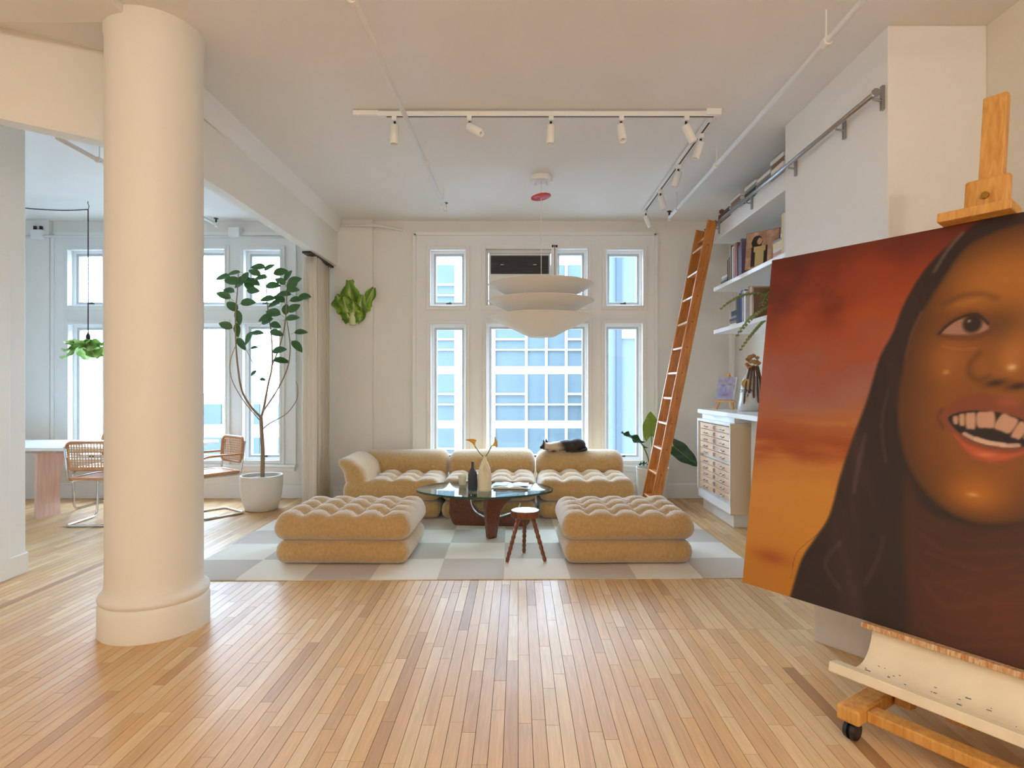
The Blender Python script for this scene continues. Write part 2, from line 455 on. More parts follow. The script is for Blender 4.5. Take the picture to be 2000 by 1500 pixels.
# ---- windows
def casing(off, H, n):
    x0, x1, z0, z1 = wx(810) + off, wx(1280) + off, wz(906), wz(458)
    mb = MB(); wall_with_holes(mb, x0, x1, z0, z1, 7.375, 7.4, H)
    mb.box(x0 - 0.02, x0 + 0.02, 7.355, 7.4, z0, z1); mb.box(x1 - 0.02, x1 + 0.02, 7.355, 7.4, z0, z1); mb.box(x0, x1, 7.355, 7.4, z1 - 0.02, z1 + 0.02)
    setp(mb.build('trim_%d' % n, M['trim']), kind='structure')
    sl = MB().box(x0 - .03, x1 + .03, 7.30, 7.4, z0 - 0.03, z0).box(x0, x1, 7.36, 7.4, z0 - 0.09, z0 - 0.03)
    setp(sl.build('trim_%d' % (n + 1), M['trim'], bevel=0.004), kind='structure')
casing(0, HA, 5); casing(OFF, HB, 7)
WN = [0]
def frame_ring(mb, x0, x1, z0, z1, t, y0, y1):
    mb.box(x0, x0 + t, y0, y1, z0, z1); mb.box(x1 - t, x1, y0, y1, z0, z1)
    mb.box(x0 + t, x1 - t, y0, y1, z1 - t, z1); mb.box(x0 + t, x1 - t, y0, y1, z0, z0 + t)
def window(x0, x1, z0, z1, handle='bottom', pane=True):
    WN[0] += 1
    e = empty('window_%d' % WN[0], ((x0 + x1) / 2, 7.4, z0), kind='structure')
    inv = Matrix.Translation((-(x0 + x1) / 2, -7.4, -z0))
    def loc(mb): mb.v = [tuple(inv @ Vector(p)) for p in mb.v]; return mb
    m1 = MB()
    frame_ring(m1, x0 - 0.045, x1 + 0.045, z0 - 0.045, z1 + 0.045, 0.05, 7.345, 7.376)
    frame_ring(m1, x0 - 0.012, x1 + 0.012, z0 - 0.012, z1 + 0.012, 0.02, 7.335, 7.35)
    loc(m1).build('casing_moulding', M['trim'], e, bevel=0.004)
    m2 = MB(); frame_ring(m2, x0, x1, z0, z1, 0.035, 7.44, 7.50); loc(m2).build('jamb', M['trim'], e)
    if pane:
        m3 = MB(); frame_ring(m3, x0 + 0.033, x1 - 0.033, z0 + 0.033, z1 - 0.033, 0.03, 7.455, 7.52); loc(m3).build('sash', M['sash'], e, bevel=0.003)
        loc(MB().box(x0 + 0.06, x1 - 0.06, 7.484, 7.488, z0 + 0.06, z1 - 0.06)).build('pane', M['glass'], e)
        hx = (x0 + x1) / 2
        h = MB().box(hx - 0.035, hx + 0.035, 7.44, 7.455, z0 + 0.036, z0 + 0.05); h.tube([(hx - 0.01, 7.44, z0 + 0.045), (hx + 0.03, 7.42, z0 + 0.06)], 0.006)
        loc(h).build('crank_handle', M['darkmetal'], e)
    return e
for H, ac in ((HA, True), (HB, False)):
    for i, (a, b, p, q) in enumerate(H):
        if i == 1 and ac:
            mid = wx(1082)
            window(a, mid, p, q, pane=False)
            window(mid + 0.01, b, p, q)
            setp(MB().box(mid - 0.02, mid + 0.03, 7.40, 7.6, p, q).build('trim_9', M['trim']), kind='structure')
        else: window(a, b, p, q)

# air conditioner in the upper window
a, b, p, q = HA[1]; mid = wx(1082)
e = empty('air_conditioner', ((a + mid) / 2, 7.5, p + 0.036), label='white window air conditioner with black louvred grille above the sofa', cat='air conditioner')
hw = (mid - a) / 2 - 0.040; hh = q - p - 0.075
MB().box(-hw, hw, -0.05, 0.25, 0, hh).build('housing', M['white'], e, bevel=0.01)
g0 = hh - 0.03 - (536 - 500) * 7.4 / 1150
MB().box(-hw + 0.025, hw - 0.025, -0.058, -0.045, g0, hh - 0.03).build('grille', M['dark'], e)
for k in range(7): MB().box(-hw + 0.03, hw - 0.03, -0.068, -0.055, g0 + 0.02 + k * 0.03, g0 + 0.026 + k * 0.03).build('louvre', M['dark'], e)
m_ = MB()
for k in range(12): m_.box(-hw + 0.05 + k * 0.05, -hw + 0.054 + k * 0.05, -0.064, -0.05, g0, hh - 0.035)
m_.build('grille_bars', M['dark'], e)
for xx in (-hw + 0.15, hw - 0.22): MB().box(xx, xx + 0.04, -0.071, -0.066, g0 + 0.11, g0 + 0.118).build('indicator', M['white'], e)

# conduit and pipe runs along the back wall
def rod(name, pts, r, m, label, cat, **k):
    o = MB().tube(pts, r, 10).build(name, m, smooth=True); return setp(o, label, cat, **k)
rod('conduit_pipe', [(-2.24, 7.31, 3.40), (-1.75, 7.31, 3.40), (-1.62, 7.36, 3.39), (-1.45, 7.385, 3.36)], 0.016, M['trim'], 'white painted conduit across the pilaster above the lettuce sconce', 'pipe')
rod('conduit_pipe', [(-6.4, 7.32, 3.27), (-2.4, 7.38, 3.27)], 0.014, M['trim'], 'long white conduit along the alcove wall above its windows', 'pipe')
for (px, py, lab) in ((75, 459, 'white junction box with two dark knobs beside the dangling wire in the alcove'), (459, 454, 'plain white junction box above the potted ficus')):
    c = at(px, py, 7.33); e = empty('junction_box', (c.x, 7.335, c.z - 0.06), label=lab, cat='junction box')
    MB().box(-0.07, 0.07, -0.045, 0.045, 0, 0.12).build('box_body', M['trim'], e, bevel=0.006)
    if px < 100:
        for dx in (-0.03, 0.045): MB().tube([(dx, -0.02, 0.12), (dx, -0.02, 0.165)], 0.018, 10).build('knob', M['darkmetal'], e)

# ================================================================== OUTSIDE
def facade():
    Y = 39.0; k = Y / 1150
    X = lambda px: (px - 1012) * k
    Z = lambda py: CAM_Z + (755 - py) * k
    e = empty('office_building', (X(960), Y + 3, Z(1330)), label='white office building with gridded blue windows seen through the window above the sofa', cat='building')
    o = Vector(e.location)
    def B(mb, name, m, par=e):
        base = o if par is e else Vector((0, 0, 0))
        mb.v = [tuple(Vector(p) - o) for p in mb.v]; return mb.build(name, m, par)
    B(MB().box(X(560), X(1178), Y + 0.5, Y + 8, Z(1330), Z(478)), 'wall', M['facade'])
    fh = 107
    for fi in range(-2, 5):
        top = 730 + fi * fh; bot = top + 92
        for bx in (607, 687 + 0, 967):
            if bx == 607: cols = [(bx, bx + 58)]; continue
            if bx == 687: cols = [(687, 745), (749, 784), (788, 823), (827, 888)]
            else: cols = [(967, 1026), (1030, 1065), (1069, 1104), (1108, 1167)]
            fr = MB(); 
            for (a_, b_) in cols:
                fr.box(X(a_ - 2.4), X(a_), Y, Y + .4, Z(bot), Z(top)); fr.box(X(b_), X(b_ + 2.2), Y, Y + .4, Z(bot), Z(top))
                fr.box(X(a_), X(b_), Y, Y + .4, Z(top + 61.5), Z(top + 58.5))
            for (a_, b_) in (cols[0], cols[3]): fr.box(X(a_), X(b_), Y, Y + .4, Z(top + 41), Z(top + 38))
            wn = B(fr, 'window', M['facade'])
            for ci, (a_, b_) in enumerate(cols):
                rows = [(0, 38), (41, 58.5), (61.5, 92)] if ci in (0, 3) else [(0, 58.5), (61.5, 92)]
                for (r0, r1) in rows:
                    B(MB().box(X(a_), X(b_), Y + 0.2, Y + 0.5, Z(top + r1), Z(top + r0)), 'pane', M['facade_glass'], wn)
facade()
# neighbour with a blank side wall, to the right
k = 22 / 1150
e = empty('neighbour_building', (4.6, 24, -16), label='pale blank building wall with one blue vertical stripe outside the narrow window by the ladder', cat='building')
MB().box((1181 - 1012) * k - 4.6, 9, -2, 6, 0, 23).build('wall', M['facade2'], e)
MB().box((1203 - 1012) * k - 4.6, (1213 - 1012) * k - 4.6, -2.12, -1.98, 0, 23).build('pipe_chase', M['facade3'], e)
MB().box((1214 - 1012) * k - 4.6, 9, -2.15, -1.98, 19.2, 19.5).build('ledge', M['facade'], e)
# low building seen through the alcove windows
e = empty('far_building', (-26, 60, -26), label='hazy pale low building outside the dining alcove windows', cat='building')
MB().box(-16, 17, 0, 10, 0, 26.6).build('wall', M['grey_build'], e)
for i in range(8):
    for j in range(4):
        MB().box(-14 + i * 3.9, -12 + i * 3.9, -0.15, 0.05, 23.6 - j * 3.4, 25.6 - j * 3.4).build('window', M['facade_glass'], e)
MB().box(-6, 8, 4, 14, 26.6, 31.5).build('upper_storey', M['facade'], e)
gr = MB().box(-120, 120, 7.9, 200, -26.5, -26).build('ground', M['grey_build']); setp(gr, kind='structure')
# ================================================================== RUG
def rug_mat():
    m, nt, b = nt_mat('checked_rug')
    tc = nt.nodes.new('ShaderNodeTexCoord')
    ck = nt.nodes.new('ShaderNodeTexChecker'); ck.inputs['Scale'].default_value = 1 / 0.483
    ck.inputs['Color1'].default_value = C(228, 221, 208); ck.inputs['Color2'].default_value = C(198, 188, 176)
    nt.links.new(tc.outputs['Object'], ck.inputs['Vector'])
    n = nt.nodes.new('ShaderNodeTexNoise'); n.inputs['Scale'].default_value = 180; n.inputs['Detail'].default_value = 3
    nt.links.new(tc.outputs['Object'], n.inputs['Vector'])
    bp = nt.nodes.new('ShaderNodeBump'); bp.inputs['Strength'].default_value = 0.4; bp.inputs['Distance'].default_value = 0.004
    nt.links.new(n.outputs[0], bp.inputs['Height']); nt.links.new(bp.outputs[0], b.inputs['Normal'])
    nt.links.new(ck.outputs['Color'], b.inputs['Base Color']); b.inputs['Roughness'].default_value = 0.95
    return m
rg = MB(); nx, ny = 60, 40; s_ = 0.483
vs = []; fs = []
for j in range(ny + 1):
    for i in range(nx + 1):
        x = -4 * s_ + 9 * s_ * i / nx; y = 6 * s_ * j / ny
        edge = min(i, nx - i, j, ny - j)
        vs.append((x, y, (0.011 if edge > 0 else 0.006) + 0.0015 * math.sin(3 * x + 2 * y)))
for j in range(ny):
    for i in range(nx):
        a = j * (nx + 1) + i; fs.append((a, a + 1, a + nx + 2, a + nx + 1))
rg.add(vs, fs)
ring = [i for i in range(nx + 1)] + [(j * (nx + 1) + nx) for j in range(1, ny + 1)] + [ny * (nx + 1) + i for i in range(nx - 1, -1, -1)] + [j * (nx + 1) for j in range(ny - 1, 0, -1)]
b0 = len(rg.v); low = [(vs[i][0], vs[i][1], 0.0) for i in ring]
rg.v += low; n_ = len(ring)
for q in range(n_): rg.f.append((ring[q], b0 + q, b0 + (q + 1) % n_, ring[(q + 1) % n_])); rg.mi.append(0)
rug = rg.build('rug', rug_mat()); rug.location = (-0.587, 4.26, 0.0005); rug.rotation_euler = (0, 0, math.radians(0.8))
setp(rug, 'large flat rug checked in cream and pale grey squares under the seating', 'rug')

# ================================================================== CUSHIONS
def rounded_box(hx, hy, hz, r, step=0.035):
    """surface grid of a rounded box centred on the origin"""
    verts = {}; V = []; F = []
    nx, ny, nz = [max(4, int(2 * h / step)) for h in (hx, hy, hz)]
    def vid(i, j, k):
        key = (i, j, k)
        if key not in verts:
            p = Vector((-hx + 2 * hx * i / nx, -hy + 2 * hy * j / ny, -hz + 2 * hz * k / nz))
            q = Vector((max(-(hx - r), min(hx - r, p.x)), max(-(hy - r), min(hy - r, p.y)), max(-(hz - r), min(hz - r, p.z))))
            d = p - q
            if d.length > 1e-9: p = q + d.normalized() * r
            verts[key] = len(V); V.append(p)
        return verts[key]
    for i in range(nx):
        for j in range(ny):
            for k in (0, nz): F.append((vid(i, j, k), vid(i + 1, j, k), vid(i + 1, j + 1, k), vid(i, j + 1, k)))
    for i in range(nx):
        for k in range(nz):
            for j in (0, ny): F.append((vid(i, j, k), vid(i + 1, j, k), vid(i + 1, j, k + 1), vid(i, j, k + 1)))
    for j in range(ny):
        for k in range(nz):
            for i in (0, nx): F.append((vid(i, j, k), vid(i, j + 1, k), vid(i, j + 1, k + 1), vid(i, j, k + 1)))
    return V, F
def sstep(a, b, x):
    t = max(0, min(1, (x - a) / (b - a))); return t * t * (3 - 2 * t)
def cushion(name, c, size, r, parent, tufts=None, A=0.05, seed=0, lean=0.0, roll=0.0, axis='y'):
    """size = full dims; tufts=(nx,ny) buttons on top"""
    hx, hy, hz = size[0] / 2, size[1] / 2, size[2] / 2
    V, F = rounded_box(hx, hy, hz, min(r, hz * 0.98), 0.026 if tufts else 0.04)
    rn = random.Random(seed); ph = [rn.random() * 6 for _ in range(4)]
    out = []; btn = []
    if tufts:
        nbx, nby = tufts; sx = 2 * hx / (nbx + 1); sy = 2 * hy / (nby + 1)
        bx = [-hx + sx * (i + 1) for i in range(nbx)]; by = [-hy + sy * (j + 1) for j in range(nby)]
    for p in V:
        x, y, z = p
        bul = 0.012 * math.sin(3 * x + ph[0]) * math.sin(4 * y + ph[1])
        side = 1 - abs(z) / hz
        x *= 1 + 0.018 * side + 0.004 * math.sin(6 * y + ph[2]); y *= 1 + 0.018 * side + 0.004 * math.sin(6 * x + ph[3])
        if z > 0:
            wgt = sstep(0.25, 0.95, z / hz)
            z += bul * wgt * 0.5
            if tufts:
                ex = min(hx - abs(p.x), hy - abs(p.y)); crown = 0.02 * sstep(0, 0.2, ex)
                cr = 0.0
                for b_ in bx: cr = max(cr, math.exp(-((p.x - b_) / (0.17 * sx)) ** 2) * sstep(-0.02, 0.13, hy - abs(p.y)))
                for b_ in by: cr = max(cr, math.exp(-((p.y - b_) / (0.17 * sy)) ** 2) * sstep(-0.02, 0.13, hx - abs(p.x)))
                dp = 0.0
                for b_ in bx:
                    for d_ in by: dp = max(dp, math.exp(-(((p.x - b_) / (0.30 * sx)) ** 2 + ((p.y - d_) / (0.30 * sy)) ** 2)))
                z += wgt * (crown + A * 0.35 - A * 0.5 * cr - A * 0.75 * dp)
        if lean or roll:
            h = (z + hz) / (2 * hz)
            d = lean * h + roll * sstep(0.55, 1.0, h) * (1 if True else 0)
            if axis == 'y': y += d
            else: x -= d
        out.append((x + c[0], y + c[1], z + c[2]))
    o = MB().add(out, F).build(name, M['fabric'], parent, smooth=True)
    if tufts:
        for b_ in bx:
            for d_ in by:
                MB().lathe([(0.0, 0.006), (0.008, 0.005), (0.012, 0.0), (0.012, -0.006)], (b_ + c[0], d_ + c[1], c[2] + hz + 0.02 + A * 0.35 - A * 1.25 + 0.006), 10).build('button', M['fabric'], o, smooth=True)
    return o

def ottoman(x0, x1, y0, y1, rz, label, seed):
    e = empty('ottoman', ((x0 + x1) / 2, (y0 + y1) / 2, 0.012), rz, label, 'ottoman', 'tufted floor ottomans')
    w_, d_ = x1 - x0, y1 - y0
    cushion('base_cushion', (0, 0, 0.094), (w_ - 0.03, d_ - 0.02, 0.185), 0.07, e, None, seed=seed)
    cushion('seat_cushion', (0, 0, 0.277), (w_, d_, 0.19), 0.085, e, (4, 3), 0.072, seed=seed + 1)
ottoman(-1.90, -0.84, 4.55, 5.37, math.radians(-1), 'tan tufted floor ottoman of two stacked cushions, empty floor and curtain side of the stool', 3)
ottoman(0.345, 1.37, 4.56, 5.38, math.radians(1.2), 'tan tufted floor ottoman of two stacked cushions between the small stool and the easel', 9)

def sofa_module(x0, x1, label, seed, corner=False):
    e = empty('sofa_module', ((x0 + x1) / 2, 6.65, 0.012), 0, label, 'sofa', 'tan modular sofa units')
    w_ = x1 - x0
    cushion('base_cushion', (0, 0, 0.09), (w_ - 0.02, 1.0, 0.178), 0.065, e, None, seed=seed)
    cushion('seat_cushion', (0, -0.0, 0.285), (w_ - 0.01, 1.02, 0.205), 0.085, e, (3, 3), 0.075, seed=seed + 1)
    cushion('backrest', (0, 0.30, 0.47), (w_ - 0.012, 0.27, 0.33), 0.10, e, None, seed=seed + 2, lean=0.06, roll=0.05)
    for k in range(3):
        MB().lathe([(0.0, 0.005), (0.010, 0.004), (0.014, -0.004)], (0, 0, 0), 10).build('button', M['fabric'], e, smooth=True).matrix_local = Matrix.Translation((-w_ / 3 + k * w_ / 3, 0.178, 0.455)) @ Matrix.Rotation(math.pi / 2, 4, 'X')
    if corner:
        cushion('side_backrest', (-w_ / 2 + 0.15, -0.10, 0.455), (0.24, 0.78, 0.36), 0.10, e, None, seed=seed + 5, lean=0.07, roll=0.07, axis='x')
sofa_module(-1.84, -0.82, 'tan corner sofa unit with side backrest next to the curtain', 20, True)
sofa_module(-0.81, 0.195, 'tan armless sofa unit in the middle of the sofa behind the glass table', 30)
sofa_module(0.215, 1.235, 'tan armless sofa unit with the cat on its backrest', 40)

# ================================================================== COFFEE TABLE
e = empty('coffee_table', (-0.32, 5.73, 0.012), 0, 'glass topped coffee table on two curved walnut legs', 'table')
poly = []
for k in range(72):
    a = 2 * math.pi * k / 72; r_ = 1 + 0.07 * math.cos(3 * (a + math.pi / 2))
    ca, sa = math.cos(a), math.sin(a)
    poly.append((0.655 * math.copysign(abs(ca) ** 0.92, ca) * (1 + 0.03 * math.cos(3 * a + 1.57)), 0.46 * sa * r_ * 0.97))
tp = MB(); n = len(poly)
tp.add([(p[0], p[1], 0.381) for p in poly] + [(p[0], p[1], 0.400) for p in poly], [tuple(range(n - 1, -1, -1)), tuple(range(n, 2 * n))])
tp.add([(p[0], p[1], 0.381) for p in poly] + [(p[0], p[1], 0.400) for p in poly], [(i, (i + 1) % n, n + (i + 1) % n, n + i) for i in range(n)], 1)
tp.build('glass_top', [M['tableglass'], M['glassedge']], e)
def curve_leg(pts, th, name, mtx):
    """flat outline in (x,z), thickness th, rounded"""
    m_ = MB().prism(pts, 'y', -th / 2, th / 2); m_.v = [tuple(mtx @ Vector(p)) for p in m_.v]
    return m_.build(name, M['walnut'], e, bevel=0.016, seg=3)
def bez(a, b, c, n=8): return [tuple((1 - t) ** 2 * np.array(a) + 2 * t * (1 - t) * np.array(b) + t * t * np.array(c)) for t in [i / n for i in range(n + 1)]]
# rear leg: long foot on the rug sweeping up at its left end
out = [(-0.385, 0.38), (-0.40, 0.12)] + bez((-0.40, 0.12), (-0.37, 0.0), (-0.33, 0.0)) + [(0.36, 0.0)] + bez((0.36, 0.0), (0.42, 0.02), (0.41, 0.12)) + bez((0.30, 0.13), (0.0, 0.09), (-0.10, 0.16), 6) + bez((-0.10, 0.16), (-0.18, 0.22), (-0.20, 0.38), 6)
curve_leg(out, 0.055, 'leg', Matrix.Translation((0.03, 0.16, 0)) @ Matrix.Rotation(math.radians(-4), 4, 'Z'))
# front leg: upright blade tapering to the floor with an arm reaching back
out2 = [(-0.05, 0.0), (0.04, 0.0), (0.075, 0.20)] + bez((0.09, 0.24), (0.14, 0.33), (0.30, 0.36), 6) + [(0.34, 0.38), (-0.07, 0.38), (-0.085, 0.30)]
curve_leg(out2, 0.055, 'leg', Matrix.Translation((0.08, -0.33, 0)) @ Matrix.Rotation(math.radians(38), 4, 'Z'))
rod_ = MB().tube(smooth_path([(-0.16, 0.17, 0.30), (-0.12, 0.10, 0.17), (0.02, -0.05, 0.125), (0.16, 0.02, 0.125), (0.30, 0.14, 0.15), (0.34, 0.16, 0.22)]), 0.008, 8)
rod_.build('steel_rod', M['chrome'], e, smooth=True)
TZ = 0.4125
# things on the table
def thing(name, loc, label, cat, rz=0, group=None): return empty(name, loc, rz, label, cat, group)
e = thing('cup', (-0.56, 5.93, TZ), 'small cream tapered cup on the glass table', 'cup')
MB().lathe([(0.030, 0.0), (0.034, 0.004), (0.044, 0.10), (0.041, 0.10), (0.032, 0.01), (0.0, 0.008)], (0, 0, 0), 28, cap=False).build('cup_body', M['cream_ceramic'], e, smooth=True, angle=50)
MB().lathe([(0.031, 0.0), (0.0, 0.0)], (0, 0, 0.0005), 28).build('cup_foot', M['cream_ceramic'], e)
bt = MB().lathe([(0.0, 0), (0.042, 0.0), (0.045, 0.006), (0.045, 0.15), (0.040, 0.175), (0.024, 0.20), (0.014, 0.22), (0.0125, 0.262), (0.015, 0.265), (0.015, 0.272), (0.009, 0.272), (0.009, 0.24)], (0, 0, 0), 28, cap=False).build('bottle', M['charcoal'], smooth=True, angle=50)
bt.location = (-0.433, 5.60, TZ); setp(bt, 'matt charcoal bottle with a thin neck beside the white vase', 'bottle')
# vase with a slanted hollow in one side
vs_ = empty('vase', (-0.318, 5.585, TZ), 0, 'cream vase with a slanted hollow in its side holding two lilies', 'vase')
vb = MB(); prof = [(0.0, 0.0), (0.060, 0.0), (0.064, 0.01), (0.066, 0.08), (0.064, 0.15), (0.054, 0.21), (0.036, 0.26), (0.020, 0.29), (0.014, 0.31), (0.016, 0.325), (0.0125, 0.325), (0.010, 0.30)]
pts = []; nn = 48
sp = []
for i in range(len(prof) - 1):
    for k in range(5): sp.append(tuple(np.array(prof[i]) * (1 - k / 5) + np.array(prof[i + 1]) * k / 5))
sp.append(prof[-1])
vb.lathe(sp, (0, 0, 0), nn, cap=False)
def hollow(p):
    x, y, z = p
    u_ = (x - 0.012) * math.cos(0.35) + (z - 0.185) * math.sin(0.35); v_ = -(x - 0.012) * math.sin(0.35) + (z - 0.185) * math.cos(0.35)
    if y < 0:
        d = math.exp(-((u_ / 0.016) ** 2 + (v_ / 0.050) ** 2) ** 1.5); y = y * (1 - 0.75 * d)
    return (x * (1.0 + 0.0), y * 0.85, z)
vb.v = [hollow(p) for p in vb.v]; vb.build('vase_body', M['cream_ceramic'], vs_, smooth=True, angle=60)
for (dx, hx, tip, lab) in ((-0.006, -0.085, (-0.11, 0.02, 0.50), 'yellow calla lily leaning towards the curtain side in the cream vase'), (0.004, 0.06, (0.125, -0.01, 0.455), 'yellow calla lily leaning towards the cat in the cream vase')):
    f = empty('calla_lily', (-0.318 + dx, 5.585, TZ + 0.30), 0, lab, 'flower', 'calla lilies in the vase')
    p0 = Vector((0, 0, -0.15)); p1 = Vector((hx * 0.5, 0, 0.06)); p2 = Vector((hx, 0, 0.12))
    tipv = Vector((tip[0], tip[1], tip[2] - 0.30))
    MB().tube(smooth_path([p0, Vector((0, 0, 0.0)), p1, p2]), [0.005] * 19, 8).build('stem', M['stem'], f, smooth=True)
    d = (tipv - p2); ax = d.normalized(); sidev = ax.cross(Vector((0, 1, 0))).normalized(); bk = ax.cross(sidev)
    mb = MB(); rows = 12; nk = 20; V = []; F = []
    for i in range(rows + 1):
        t = i / rows
        for k in range(nk):
            a = 2 * math.pi * k / nk; lobe = 1 + 0.55 * max(0, math.cos(a)) * t ** 2
            r = 0.006 + 0.034 * t ** 2.0 * (1 + .25 * math.cos(a)); L_ = d.length * (t * (0.80 + 0.20 * math.cos(a) * t))
            V.append(p2 + ax * L_ + sidev * (r * math.cos(a) * lobe) + bk * (r * math.sin(a)))
    for i in range(rows):
        for k in range(nk):
            k2 = (k + 1) % nk; F.append((i * nk + k, i * nk + k2, (i + 1) * nk + k2, (i + 1) * nk + k))
    mb.add(V, F).build('petal', M['yellow'], f, smooth=True)
    MB().tube([p2 + ax * 0.01, p2 + ax * d.length * 0.75], [0.004, 0.003], 8).build('spadix', M['yellow'], f)
# open book
bk = empty('open_book', (-0.07, 5.80, TZ), math.radians(-6), 'open picture book lying face up on the glass table', 'book')
MB().box(-0.20, 0.20, -0.14, 0.14, 0, 0.004).build('cover', mat('book_cover', C(60, 60, 66), 0.5), bk)
for sgn in (-1, 1):
    m_ = MB(); V = []; n_ = 10
    for j in (-0.135, 0.135):
        for i in range(n_ + 1):
            t = i / n_; V.append((sgn * 0.195 * t, j, 0.005 + 0.026 * math.sin(math.pi * min(1, t * 1.15 + 0.06)) ** 0.8 * (1 - 0.45 * t)))
        for i in range(n_ + 1):
            t = i / n_; V.append((sgn * 0.195 * t, j, 0.004))
    F = []
    q = 2 * (n_ + 1)
    for i in range(n_):
        F.append((i, i + 1, q + i + 1, q + i)); F.append((n_ + 1 + i, n_ + 2 + i, q + n_ + 2 + i, q + n_ + 1 + i))
        F.append((i, i + 1, n_ + 2 + i, n_ + 1 + i)); F.append((q + i, q + i + 1, q + n_ + 2 + i, q + n_ + 1 + i))
    F.append((n_, 2 * n_ + 1, q + 2 * n_ + 1, q + n_))
    m_.add(V, F).build('pages', M['paper'], bk, smooth=True, angle=35)
    MB().box(sgn * 0.03 if sgn > 0 else -0.17, sgn * 0.17 if sgn > 0 else -0.03, -0.10, 0.09, 0.0285, 0.0288).build('printed_picture', mat('print_grey', C(150, 156, 168), 0.6, noise=0.4, nscale=25), bk)

# ================================================================== STOOL
st = empty('stool', (0.058, 4.74, 0.016), math.radians(8), 'small dark wooden three-legged stool with faceted round seat on the rug', 'stool')
poly = [(0.118 * (1 + 0.02 * math.sin(3 * a)) * math.cos(a), 0.118 * math.sin(a)) for a in [2 * math.pi * k / 11 for k in range(11)]]
MB().prism(poly, 'z', 0.335, 0.392).build('seat', M['stoolwood'], st, bevel=0.008)
for a in (math.radians(205), math.radians(325), math.radians(85)):
    d = Vector((math.cos(a), math.sin(a), 0)); p0 = d * 0.066 + Vector((0, 0, 0.337)); p1 = d * 0.175 + Vector((0, 0, 0.0))
    N = 16; pts = [p0.lerp(p1, t / N) for t in range(N + 1)]
    rs = [0.0175 + 0.0022 * (1 if i % 2 else -1) - 0.003 * i / N for i in range(N + 1)]
    MB().tube(pts, rs, 8).build('leg', M['stoolwood'], st)

# ================================================================== CAT
def cat():
    bm = bmesh.new()
    def ell(c, r, rot=None):
        mtx = Matrix.Translation(c) @ (rot or Matrix.Identity(4)) @ Matrix.Diagonal((*r, 1))
        bmesh.ops.create_uvsphere(bm, u_segments=20, v_segments=14, radius=1, matrix=mtx)
    ell((0.165, 0.0, 0.078), (0.112, 0.085, 0.078)); ell((0.10, -0.055, 0.045), (0.08, 0.045, 0.05)); ell((0.04, 0, 0.073), (0.13, 0.080, 0.068))
    ell((-0.07, 0, 0.062), (0.11, 0.072, 0.058)); ell((-0.145, -0.005, 0.058), (0.08, 0.058, 0.048)); ell((-0.215, -0.02, 0.068), (0.046, 0.048, 0.045))
    ell((-0.256, -0.024, 0.054), (0.022, 0.024, 0.020)); ell((-0.12, -0.06, 0.012), (0.075, 0.024, 0.02)); ell((-0.17, 0.035, 0.012), (0.07, 0.022, 0.018))
    for (x, y, h, r_) in ((-0.195, 0.015, 0.085, 0.026), (-0.232, -0.045, 0.070, 0.022)):
        bmesh.ops.create_cone(bm, cap_ends=True, segments=12, radius1=r_, radius2=0.002, depth=h, matrix=Matrix.Translation((x, y, 0.084 + h / 2)) @ Matrix.Rotation(-0.15, 4, 'Y'))
    tl = smooth_path([(0.26, 0.0, 0.05), (0.275, -0.05, 0.03), (0.22, -0.085, 0.018), (0.12, -0.098, 0.012), (0.03, -0.098, 0.010)], 8)
    for i, p in enumerate(tl): ell(p, (0.019 - 0.0003 * i,) * 3)
    me = bpy.data.meshes.new('cat'); bm.to_mesh(me); bm.free()
    o = bpy.data.objects.new('cat', me); col.objects.link(o)
    rm = o.modifiers.new('r', 'REMESH'); rm.mode = 'VOXEL'; rm.voxel_size = 0.006
    sm = o.modifiers.new('s', 'SMOOTH'); sm.factor = 0.5; sm.iterations = 3
    dg = bpy.context.evaluated_depsgraph_get(); me2 = bpy.data.meshes.new_from_object(o.evaluated_get(dg)); o.modifiers.clear(); o.data = me2
    n = len(me2.vertices); co = np.zeros(n * 3); me2.vertices.foreach_get('co', co); co = co.reshape(-1, 3)
    dark = np.array(C(40, 31, 30)[:3]); cream = np.array(C(196, 172, 148)[:3]); mid = np.array(C(104, 82, 70)[:3])
    X, Z = co[:, 0], co[:, 2]
    def ss(a, b, x): t = np.clip((x - a) / (b - a), 0, 1); return t * t * (3 - 2 * t)
    t1 = ss(-0.09, 0.03, X + 0.5 * (Z - 0.06))[:, None]
    c = cream * (1 - t1) + dark * t1
    belly = ss(0.05, 0.02, Z)[:, None] * (1 - t1) * 0.5; c = c * (1 - belly) + mid * belly
    face = (ss(-0.212, -0.234, X) * (Z < 0.108))[:, None]; c = c * (1 - face) + dark * face
    ear = ss(0.104, 0.114, Z)[:, None] * (X < -0.16)[:, None]; c = c * (1 - ear) + dark * ear
    tail = ((co[:, 1] < -0.08) & (Z < 0.045))[:, None]; c = np.where(tail, dark * 0.8, c)
    at_ = me2.color_attributes.new('Col', 'FLOAT_COLOR', 'POINT'); at_.data.foreach_set('color', np.hstack([c, np.ones((n, 1))]).astype(np.float32).ravel())
    me2.materials.clear(); me2.materials.append(M['fur'])
    for p in me2.polygons: p.use_smooth = True
    o.location = (0.53, 7.01, 0.628); o.rotation_euler = (0, 0, math.radians(4))
    setp(o, 'dark brown and cream cat lying stretched on the sofa backrest', 'cat')
    for (x, y) in ((-0.256, -0.042), (-0.257, -0.004)):
        bm = bmesh.new(); bmesh.ops.create_uvsphere(bm, u_segments=10, v_segments=8, radius=0.005); m2 = bpy.data.meshes.new('eye'); bm.to_mesh(m2); bm.free()
        m2.materials.append(mat('cat_eye', C(120, 150, 180), 0.1)); q = bpy.data.objects.new('eye', m2); col.objects.link(q); q.parent = o; q.location = (x, y, 0.073)
cat()

